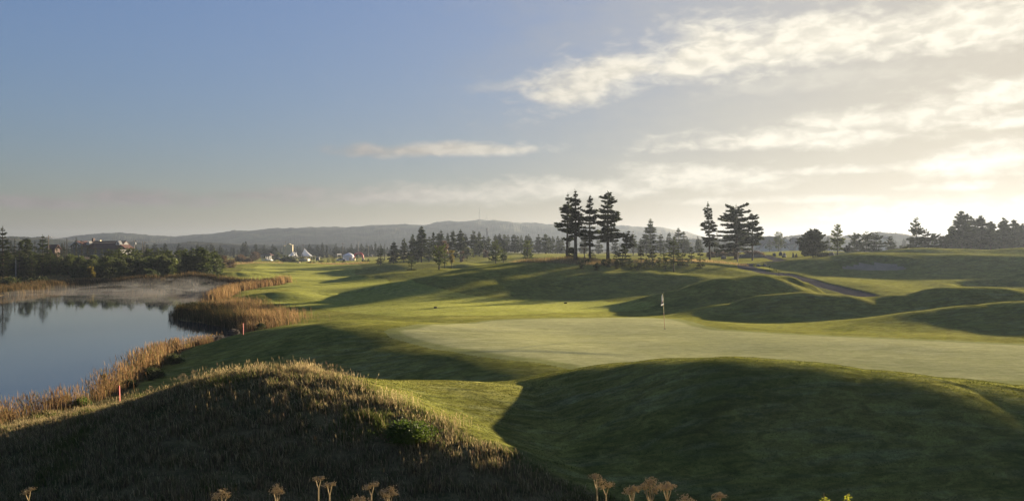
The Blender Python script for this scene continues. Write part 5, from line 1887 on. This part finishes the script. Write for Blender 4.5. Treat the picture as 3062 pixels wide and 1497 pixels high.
def blades(name, X, Y, Z, Hh, Wd, col, label, lean=0.35, bent=0.5, seed=1, head=None):
    """two-joint blades; head adds a thicker seed top"""
    rs = np.random.RandomState(seed)
    n = len(X)
    az = rs.uniform(0, 2 * math.pi, n)
    sx, sy = np.cos(az) * Wd, np.sin(az) * Wd
    la = rs.uniform(0, 2 * math.pi, n)
    lm = rs.uniform(0, lean, n) * Hh
    dx, dy = np.cos(la) * lm + WIND[0] * Hh * .35, np.sin(la) * lm + WIND[1] * Hh * .35
    nv = 5 if head is None else 9
    V = np.empty((n, nv, 3))
    V[:, 0] = np.stack([X - sx, Y - sy, Z - .02], 1)
    V[:, 1] = np.stack([X + sx, Y + sy, Z - .02], 1)
    k = .55
    mx, my, mz = X + dx * k * (1 - bent), Y + dy * k * (1 - bent), Z + Hh * k
    V[:, 2] = np.stack([mx - sx * .7, my - sy * .7, mz], 1)
    V[:, 3] = np.stack([mx + sx * .7, my + sy * .7, mz], 1)
    tx, ty, tz = X + dx, Y + dy, Z + Hh * (1 - .25 * (lm / Hh))
    V[:, 4] = np.stack([tx, ty, tz], 1)
    f = np.array([[0, 1, 3], [0, 3, 2], [2, 3, 4]])
    if head is not None:
        hw = Wd * head
        hx, hy = np.cos(az) * hw, np.sin(az) * hw
        L = Hh * .17
        V[:, 5] = np.stack([tx, ty, tz - L * .7], 1)
        V[:, 6] = np.stack([tx - hx, ty - hy, tz], 1)
        V[:, 7] = np.stack([tx + hx, ty + hy, tz], 1)
        V[:, 8] = np.stack([tx + dx * .12, ty + dy * .12, tz + L], 1)
        f = np.vstack([f, [[5, 7, 6], [6, 7, 8]]])
    Fc = (f[None] + (np.arange(n) * nv)[:, None, None]).reshape(-1, 3)
    cc = np.ones((n, nv, 4), np.float32)
    cc[:, :, :3] = col[:, None, :]
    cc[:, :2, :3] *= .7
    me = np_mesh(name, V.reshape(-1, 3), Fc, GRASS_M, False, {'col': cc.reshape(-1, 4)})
    o = link(name, me)
    tag(o, label, 'grass', kind='stuff')
    return o


def palette(n, cols, w, rs, jit=.25):
    c = np.array(cols)
    i = rs.choice(len(cols), n, p=np.array(w) / sum(w))
    return c[i] * rs.uniform(1 - jit, 1 + jit, (n, 1))


def wedge(n, pxa, pxb, d0, d1, rs):
    """points spread over the land between two photo columns and two distances, even per area"""
    D = np.sqrt(rs.uniform(d0 ** 2, d1 ** 2, n))
    u = (rs.uniform(pxa, pxb, n) - CX) / F
    return u * D, D


def rough_grass():
    rs = np.random.RandomState(11)
    X, Y = wedge(520000, -250, 2350, 9.0, 30, rs)
    sdv = poly_sd(X, Y, ROUGH) + wave(X, Y, 1.6, 21) * 0.12
    pd = poly_sd(X, Y, POND)
    keep = (sdv < rs.uniform(-.12, .10, len(X))) & (pd > .15)
    # tufted: thin out between clumps
    cl = wave(X, Y, 0.55, 61) + .6 * wave(X, Y, 1.7, 62)
    keep &= rs.uniform(-2.4, 1.4, len(X)) < cl
    X, Y, cl = X[keep], Y[keep], cl[keep]
    Z = height(X, Y)
    n = len(X)
    edge = -sdv[keep]
    Hh = (.075 + .10 * rs.rand(n) ** 2 + .06 * np.clip(cl, -1, 1.5)) * np.clip(.55 + edge * .6, .55, 1.0)
    pat = wave(X, Y, 3.1, 63)
    a = palette(n, [(.27, .21, .105), (.17, .135, .065), (.09, .105, .034), (.38, .31, .165), (.11, .075, .05)], [3.5, 3, 3.6, 1.6, 1.8], rs)
    g = palette(n, [(.06, .08, .018), (.095, .11, .028), (.13, .125, .04)], [3, 3, 2], rs)
    col = np.where((pat + 1.3 * rs.rand(n) > 1.7)[:, None] | ((edge < .35) & (rs.rand(n) < .55))[:, None], g, a)
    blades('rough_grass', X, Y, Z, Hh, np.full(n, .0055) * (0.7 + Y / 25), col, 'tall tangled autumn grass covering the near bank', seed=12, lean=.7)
    # taller seed stalks
    X, Y = wedge(42000, -250, 2100, 9.0, 27, rs)
    sdv = poly_sd(X, Y, ROUGH)
    pd = poly_sd(X, Y, POND)
    cl = wave(X, Y, 1.1, 66) + .8 * wave(X, Y, 3.0, 67)
    keep = (sdv < -.15) & (pd > .2) & (rs.uniform(-.6, 2.4, len(X)) < cl)
    X, Y = X[keep], Y[keep]
    n = len(X)
    col = palette(n, [(.22, .17, .09), (.16, .12, .06), (.27, .21, .12), (.15, .09, .06)], [4, 3, 2, 1], rs)
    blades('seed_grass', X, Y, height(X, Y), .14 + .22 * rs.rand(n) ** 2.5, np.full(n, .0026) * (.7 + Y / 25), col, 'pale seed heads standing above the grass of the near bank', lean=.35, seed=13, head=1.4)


rough_grass()


def lawn_grass():
    rs = np.random.RandomState(31)
    X, Y = wedge(360000, 700, 3250, 13.5, 29, rs)
    sdv = poly_sd(X, Y, ROUGH)
    gs = poly_sd(X, Y, GREEN)
    k = (sdv > -.05) & (gs > .3) & (wave(X, Y, .5, 71) > rs.uniform(-2.2, 1.2, len(X)))
    X, Y = X[k], Y[k]
    n = len(X)
    col = palette(n, [(.036, .044, .010), (.026, .033, .008), (.052, .057, .015), (.065, .058, .020)], [4, 4, 2, .6], rs)
    blades('lawn_grass', X, Y, height(X, Y), .008 + .014 * rs.rand(n), np.full(n, .004) * (.6 + Y / 30), col, 'short mown grass of the near mounds', lean=1.2, seed=32)


lawn_grass()


def crest_tufts():
    rs = np.random.RandomState(51)
    Xs, Ys = [], []
    for px, D, n, sp in [(925, 19.0, 260, .16), (905, 19.2, 180, .2), (700, 20.0, 140, .18), (660, 20.2, 120, .16), (772, 19.7, 120, .14), (500, 21.2, 160, .25), (1180, 17.6, 160, .25), (1330, 16.8, 140, .25),
                         (620, 20.4, 90, .12), (1060, 18.2, 120, .2), (250, 22.8, 140, .3), (100, 23.8, 120, .3)]:
        x, y, _ = on(px, D)
        Xs.append(x + rs.normal(0, sp, n))
        Ys.append(y + rs.normal(0, sp, n))
    X, Y = np.concatenate(Xs), np.concatenate(Ys)
    n = len(X)
    blades('straw_tufts', X, Y, height(X, Y), .10 + .17 * rs.rand(n), np.full(n, .0035), palette(n, [(.36, .29, .15), (.28, .21, .11), (.16, .15, .05)], [4, 3, 1], rs), 'taller straw tufts along the crest of the near bank', lean=.6, seed=52, head=1.5)


crest_tufts()


def along(line, n, spread, rs):
    P = np.array(line)
    seg = np.linalg.norm(np.diff(P, axis=0), axis=1)
    c = np.concatenate([[0], np.cumsum(seg)])
    s = rs.uniform(0, c[-1], n)
    i = np.clip(np.searchsorted(c, s) - 1, 0, len(seg) - 1)
    t = (s - c[i]) / seg[i]
    q = P[i] + (P[i + 1] - P[i]) * t[:, None]
    d = (P[i + 1] - P[i]) / seg[i][:, None]
    o = rs.normal(0, 1, n) * spread
    return q[:, 0] - d[:, 1] * o, q[:, 1] + d[:, 0] * o, s


def reeds():
    rs = np.random.RandomState(41)
    gold = [(.22, .145, .070), (.30, .195, .09), (.15, .085, .04), (.09, .055, .03), (.075, .085, .026)]
    # near shore
    near = [wpt(-80, 1300), wpt(0, 1272), wpt(80, 1247), wpt(170, 1232), wpt(300, 1187), wpt(400, 1130), wpt(450, 1088), wpt(520, 1052), wpt(600, 1030), wpt(630, 1025)]
    X, Y, s = along(near, 17000, .36, rs)
    X += .25
    cl = wave(X, Y, 1.3, 81) + .7 * wave(X, Y, 3.5, 82)
    k = rs.uniform(-1.2, 2.0, len(X)) < cl
    X, Y, cl = X[k], Y[k], cl[k]
    n = len(X)
    Z = np.maximum(height(X, Y), WATER - .1)
    big = np.interp(Y, [26, 33, 37, 42, 48, 54, 60], [.75, .7, .85, 1.0, .7, .4, .3])
    blades('near_reeds', X, Y, Z, (.25 + .75 * rs.rand(n) + .2 * np.clip(cl, -1, 1.5)) * big, np.full(n, .007) * (.4 + Y / 50), palette(n, gold, [4, 3, 4, 2, 1.5], rs), 'golden reeds lining the near edge of the pond', lean=.45, seed=42, head=1.3)
    # peninsula bulk and its right arm
    pen = [wpt(536, 946), wpt(560, 945), wpt(600, 950), wpt(650, 958), wpt(690, 966), wpt(735, 975), wpt(770, 985)]
    X, Y, s = along(pen, 22000, 1.1, rs)
    k = (poly_sd(X, Y, POND) > -.9) & (rs.uniform(-2.2, 1.4, len(X)) < wave(X, Y, 2.2, 84))
    X, Y = X[k], Y[k]
    n = len(X)
    u = X / Y * F + CX
    dark = np.clip((775 - u) / 90, 0, 1)
    pal = palette(n, gold, [4, 3, 3, 2, 1.5], rs)
    shade_pal = palette(n, [(.028, .028, .011), (.05, .04, .018), (.11, .075, .033), (.035, .04, .014)], [3, 3, .7, 2], rs)  # dark palette paints in the shaded pond side of the reeds
    col = np.where((rs.rand(n) < dark * .93)[:, None], shade_pal, pal)
    blades('peninsula_reeds', X, Y, np.maximum(height(X, Y), WATER - .1), (.5 + .7 * rs.rand(n)) * (1 + .18 * wave(X, Y, 1.5, 93)), np.full(n, .013), col, 'thick golden reeds on the spit reaching into the pond, outer side coloured as shaded', lean=.3, seed=43)
    arm = [wpt(640, 925), wpt(700, 935), wpt(760, 948), wpt(815, 962), wpt(800, 978), wpt(755, 998)]
    X, Y, s = along(arm, 22000, 1.3, rs)
    k = (poly_sd(X, Y, POND) > -.5) & (rs.uniform(-2.0, 1.5, len(X)) < wave(X, Y, 1.8, 88))
    X, Y = X[k], Y[k]
    n = len(X)
    blades('spit_reeds', X, Y, np.maximum(height(X, Y), WATER - .1), (.3 + .6 * rs.rand(n)) * (1 + .2 * wave(X, Y, 1.5, 94)), np.full(n, .011), palette(n, gold, [5, 4, 3, 2, 2], rs), 'golden reeds where the pond spit joins the fairway', lean=.35, seed=47)
    # shore behind the spit and out to its far corner
    b_ = [wpt(618, 905), wpt(650, 896), wpt(672, 880), wpt(740, 869), wpt(800, 862), wpt(850, 857)]
    X, Y, s = along(b_, 11000, .6, rs)
    X += .5
    k = rs.uniform(-1.6, 1.4, len(X)) < wave(X, Y, 3.0, 85)
    X, Y = X[k], Y[k]
    n = len(X)
    blades('corner_reeds', X, Y, np.maximum(height(X, Y), WATER - .1), .7 + .9 * rs.rand(n), np.full(n, .025), palette(n, gold, [4, 4, 3, 1, 1], rs), 'golden reeds between the far pond corner and the spit', lean=.3, seed=44)
    # far shore
    f_ = [wpt(-250, 892), wpt(0, 882), wpt(110, 866), wpt(200, 860), wpt(300, 857), wpt(400, 857), wpt(470, 855), wpt(560, 858), wpt(640, 857), wpt(740, 859), wpt(800, 861)]
    X, Y, s = along(f_, 30000, .8, rs)
    Y += 1.2
    u = X / Y * F + CX
    k = (rs.uniform(-1.9, 1.4, len(X)) < wave(X, Y, 4.0, 86)) & ~((u > 470) & (u < 500) & (rs.rand(len(X)) < .8))
    X, Y, u = X[k], Y[k], u[k]
    n = len(X)
    pal = palette(n, [(.10, .068, .035), (.17, .115, .055), (.06, .045, .024), (.04, .038, .018)], [3, 1.5, 3, 3], rs)
    blades('far_reeds', X, Y, np.maximum(height(X, Y), WATER - .1), .6 + .8 * rs.rand(n), np.full(n, .035), pal, 'brown reeds along the far shore of the pond', lean=.3, seed=45)
    # golden meadow of the far shore, and the patches of the knoll
    Xs, Ys, Hs, Ws = [], [], [], []
    for (px, D, hw, hd), m, hh, ww in zip(DRYZONES, (9000, 9000, 6000, 5000, 1500, 4000, 9000, 2500), (.45, .55, .6, .8, .4, .5, .6, .5), (.016, .03, .03, .05, .02, .014, .03, .04)):
        hx = (px - CX) / F * D
        r_ = np.sqrt(rs.rand(m))
        a = rs.uniform(0, 6.283, m)
        x, y = hx + r_ * np.cos(a) * hw * 1.05, D + r_ * np.sin(a) * hd * 1.05
        Xs.append(x)
        Ys.append(y)
        Hs.append(hh * rs.uniform(.4, 1.2, m))
        Ws.append(np.full(m, ww))
    X, Y, Hh, Wd = map(np.concatenate, (Xs, Ys, Hs, Ws))
    k = (poly_sd(X, Y, POND) > .3) & (rs.uniform(-2, 1.3, len(X)) < wave(X, Y, 4.0, 87))
    X, Y, Hh, Wd = X[k], Y[k], Hh[k], Wd[k]
    n = len(X)
    pal = palette(n, [(.26, .18, .08), (.32, .24, .12), (.16, .13, .05), (.09, .085, .03)], [4, 3, 2, 1], rs)
    blades('dry_meadow_grass', X, Y, height(X, Y), Hh, Wd, pal, 'straw coloured meadow grass on the far shore and under the knoll spruces', lean=.4, seed=46)


reeds()

G22 = 'dark bushes on the pond spit'
for px, D, ytop, hf, lab in [(545, 80, 912, 22, 'dark bush at the outer tip of the pond spit'), (575, 81, 908, 26, 'dark bush second from the tip of the pond spit'), (612, 80, 914, 26, 'dark bush in the middle of the pond spit'),
                             (650, 76, 922, 26, 'dark bush where golden reeds begin on the pond spit'), (690, 70, 938, 22, 'dark bush low on the water side of the spit reeds')]:
    T('bush', px, ytop, D, hf, lab, 'bush', group=G22, mat=N_DARK, leaf=.13, lumps=30, per=150, name='dark_bush', stem=.02)


# --- weeds and dark little bushes in the near reeds
G20 = 'weeds in the near reeds'
for i, (px, D, ytop, hf, m_, lab) in enumerate([
        (150, 33, 1200, 24, L_GREEN, 'dark leafy weed at the water edge left of the small dark bush'), (195, 34, 1188, 22, N_MID, 'small dark bush at the water edge among the lower reeds'), (312, 36.5, 1118, 12, N_MID, 'thin dark upright weed standing above the reeds'),
        (430, 43, 1060, 14, L_GREEN, 'dark pointed weed at the outer edge of the tall reeds'), (455, 37.5, 1105, 34, L_GREEN, 'dark green weed bank under the tall reeds'), (520, 42.5, 1062, 26, L_GREEN, 'yellow green weed clump right below the tall reeds'),
        (385, 35.5, 1160, 22, L_GREEN, 'low dark weed at the foot of the reeds near the red stake'), (245, 31.5, 1215, 26, L_GORSE, 'light green weed patch in front of the lower reeds'), (655, 52, 1022, 16, L_TWIG, 'brown dead weed umbels by the tip of the water'),
        (700, 50, 1020, 14, L_TWIG, 'thin brown dead weeds beside the small red stake'), (780, 58, 968, 18, L_GREEN, 'green bush at the right end of the spit reeds'), (20, 30.5, 1268, 18, N_MID, 'dark weed at the lower left reed edge')]):
    T('bush', px, ytop, D, hf, lab, 'weed', group=G20, mat=m_, leaf=.07, lumps=22, per=110, name='weed_bush', stem=.03)


# --- dry umbel stalks
STALK = plain('dry flower stalk', (0.42, 0.33, 0.18), 0.8, 0.25, 20.0, transl=0.25)


def umbel(px, ytop, D, half, n, label, seed, group=None, zfoot=None):
    rs = random.Random(seed)
    p = on(px, D)
    top = zt(ytop, D)
    h = top - p[2]
    R = half / F * D * .64
    r = empty('dried_flower_stalk', p)
    tag(r, label, 'dried plant', group)
    for k in range(n):
        st, hd = MB(), MB()
        x = (k - (n - 1) / 2) / max(1, n - 1) * 2 * R * .8 + rs.uniform(-.1, .1) * R
        y = rs.uniform(-.5, .5) * R
        hh = h - (rs.uniform(0, 1.1) * R if k != n // 2 else 0)
        fk = max(.1, h - 3.4 * R)
        st.tube([(x * .06, y * .1, -.05), (x * .08, y * .1, fk), (x * .5, y * .6, fk + (hh - R * .55 - fk) * .45), (x * .9, y, hh - R * .55)], [.0035, .003, .0025, .002], 5)
        m = 10
        for j in range(m):
            a = j * 6.28 / m + rs.random()
            rr = R * rs.uniform(.1, .55) if n > 1 else R * rs.uniform(.3, .95)
            e = (x + math.cos(a) * rr, y + math.sin(a) * rr, hh - rs.uniform(0, .8) * R)
            st.tube([(x * .9, y, hh - R * .55), (x * .9 + (e[0] - x * .9) * .5, y + (e[1] - y) * .6, hh - R * .3), e], .0016, 3, False)
            for q in range(6):
                c = (e[0] + rs.gauss(0, .012), e[1] + rs.gauss(0, .012), e[2] + rs.gauss(0, .004))
                s_ = rs.uniform(.0025, .005)
                hd.add([(c[0] - s_, c[1], c[2]), (c[0] + s_, c[1], c[2]), (c[0], c[1] - s_, c[2]), (c[0], c[1] + s_, c[2]), (c[0], c[1], c[2] + s_), (c[0], c[1], c[2] - s_)],
                       [(0, 2, 4), (2, 1, 4), (1, 3, 4), (3, 0, 4), (2, 0, 5), (1, 2, 5), (3, 1, 5), (0, 3, 5)])
        st.build('stem', STALK, r)
        hd.build('flower_head', STALK, r)


G21 = 'dried flower stalks on the near bank'
for i, (px, yt, D, hf, n, lab) in enumerate([
        (85, 1455, 5.2, 18, 2, 'small two-headed dried umbel near the lower left corner'), (663, 1462, 4.6, 30, 3, 'fan-shaped dried umbel at the lower edge left of the middle'),
        (828, 1452, 4.8, 26, 3, 'dried umbel with two tufts at the lower edge right of the fan-shaped one'), (952, 1424, 5.0, 16, 2, 'taller thin dried umbel beside the crowded ones'),
        (985, 1440, 4.8, 18, 2, 'dried umbel just right of the taller thin one'), (1075, 1478, 4.2, 40, 5, 'flat spreading dried umbel cluster cut by the lower edge'),
        (1110, 1440, 4.6, 18, 2, 'upright dried umbel, left of the crowded middle group'), (1160, 1455, 4.6, 28, 4, 'bushy dried umbel, right of the crowded middle group'),
        (1785, 1418, 4.8, 22, 3, 'slender dried umbel left of the dense right-hand clump'), (1812, 1440, 4.9, 18, 2, 'low dried umbel between the slender one and the dense clump'),
        (1890, 1448, 4.6, 26, 4, 'left part of the dense dried umbel clump'), (1945, 1430, 4.5, 36, 6, 'tallest middle part of the dense dried umbel clump'),
        (1995, 1442, 4.6, 26, 4, 'right part of the dense dried umbel clump'), (2050, 1478, 4.5, 26, 3, 'low dried umbel right of the dense clump'), (2150, 1475, 4.6, 14, 3, 'thin dried stalks with small tips left of the yellow green sprigs')]):
    umbel(px, yt, D, hf, n, lab, 900 + i, G21)
for i, (px, yt, D, hf, n, lab) in enumerate([(545, 1114, 20.6, 22, 6, 'dried umbel cluster on the left shoulder of the bank crest'), (580, 1104, 20.6, 12, 4, 'taller dried umbels right beside the cluster on the left shoulder'),
                                           (450, 1150, 21.6, 16, 4, 'small dried umbels lower down the left shoulder of the bank'), (920, 1088, 19.4, 14, 4, 'dried stalks on the bank crest left of the straw tuft')]):
    umbel(px, yt, D, hf, n, lab, 930 + i, 'dried stalks on the bank crest')


def leafy_sprig(px, ytop, D, half, label, seed):
    pos, H, R = size(px, ytop, D, half)
    rs = np.random.RandomState(seed)
    r = empty('leafy_shoot', pos)
    tag(r, label, 'plant', 'yellow green shoots at the lower edge')
    st = MB()
    PP, AA, BB = [], [], []
    for k in range(5):
        a = rs.uniform(0, 6.28)
        e = np.array([math.cos(a) * R * .7, math.sin(a) * R * .5, H - rs.uniform(0, .16)])
        st.tube([(0, 0, -.1), (e[0] * .3, e[1] * .3, e[2] - .7), (e[0] * .6, e[1] * .6, e[2] - .3), tuple(e)], [.007, .005, .004, .002], 5)
        m = 46
        t = rs.uniform(0, 1, m)
        P = np.stack([e[0] * (.6 + .4 * t) + rs.normal(0, .010, m), e[1] * (.6 + .4 * t) + rs.normal(0, .010, m), e[2] - .28 * (1 - t)], 1)
        d = rs.normal(0, 1, (m, 3))
        d[:, 2] = np.abs(d[:, 2]) * .8 + .2
        d /= np.linalg.norm(d, axis=1)[:, None]
        s = np.cross(d, rs.normal(0, 1, (m, 3)))
        s /= np.linalg.norm(s, axis=1)[:, None]
        l = rs.uniform(.014, .030, m)
        PP.append(P)
        AA.append(s * (l * .33)[:, None])
        BB.append(d * l[:, None])
    st.build('stem', STALK, r)
    V, Fc = tri_cloud(np.concatenate(PP), np.concatenate(AA), np.concatenate(BB))
    link('leaves', np_mesh('sprig leaves', V, Fc, foliage('yellow green leaves', (.16, .17, .02), (.34, .34, .06), .5)), r)


leafy_sprig(2473, 1457, 4.6, 22, 'left taller yellow green leafy shoot at the lower edge', 5)
leafy_sprig(2517, 1467, 4.6, 24, 'right broader yellow green leafy shoot at the lower edge', 6)
leafy_sprig(2180, 1489, 4.6, 12, 'tiny yellow green shoot at the lower edge left of the two leafy ones', 7)

# ------------------------------------------------------------------ the air
def volume_mat(name, dens, col=(0.92, 0.94, 1.0), aniso=0.5):
    m, nt, out = new_mat(name)
    v = nt.node('ShaderNodeVolumePrincipled')
    v.inputs['Color'].default_value = (*col, 1)
    v.inputs['Density'].default_value = dens
    v.inputs['Anisotropy'].default_value = aniso
    nt.l.new(v.outputs[0], out.inputs['Volume'])
    return m


hb = MB().box(-3500, 3500, -3500, 3500, -14, 82)
hz = hb.build('haze', volume_mat('pale morning air', HAZE, (0.25, 0.30, 0.39), 0.42))
tag(hz, 'thin pale haze hanging in the morning air over the whole course', 'haze', kind='stuff')

# mist lies in thin low banks on the far water
rsm = random.Random(3)
mm = volume_mat('pond mist', 0.010, (0.74, 0.74, 0.74), 0.3)
banks = MB()
for i, (px, py, hw, hd, hh) in enumerate([(300, 868, 9, 5, .9), (420, 872, 8, 5, 1.1), (520, 870, 7, 5, 1.2), (600, 874, 6, 5, 1.3), (480, 882, 7, 4, .7), (360, 884, 8, 4, .6), (200, 880, 8, 4, .6), (600, 888, 4, 3.5, .9), (660, 872, 5, 4, .9), (100, 886, 6, 4, .5)]):
    x, y = wpt(px, py)
    bmm = bmesh.new()
    bmesh.ops.create_icosphere(bmm, subdivisions=3, radius=1)
    for v in bmm.verts:
        c = v.co
        k = 1 + .25 * math.sin(c.x * 4 + i) + .18 * math.sin(c.y * 5 + i * 2) + .12 * math.sin(c.z * 6 + i)
        v.co = Vector((x + c.x * hw * k, y + c.y * hd * k, WATER + .03 + max(0.0, c.z) * hh * k * 1.3))
    banks.add([tuple(v.co) for v in bmm.verts], [tuple(q.index for q in f.verts) for f in bmm.faces])
    bmm.free()
mo = banks.build('mist', mm)
tag(mo, 'thin white morning mist drifting low over the far end of the pond', 'mist', kind='stuff')
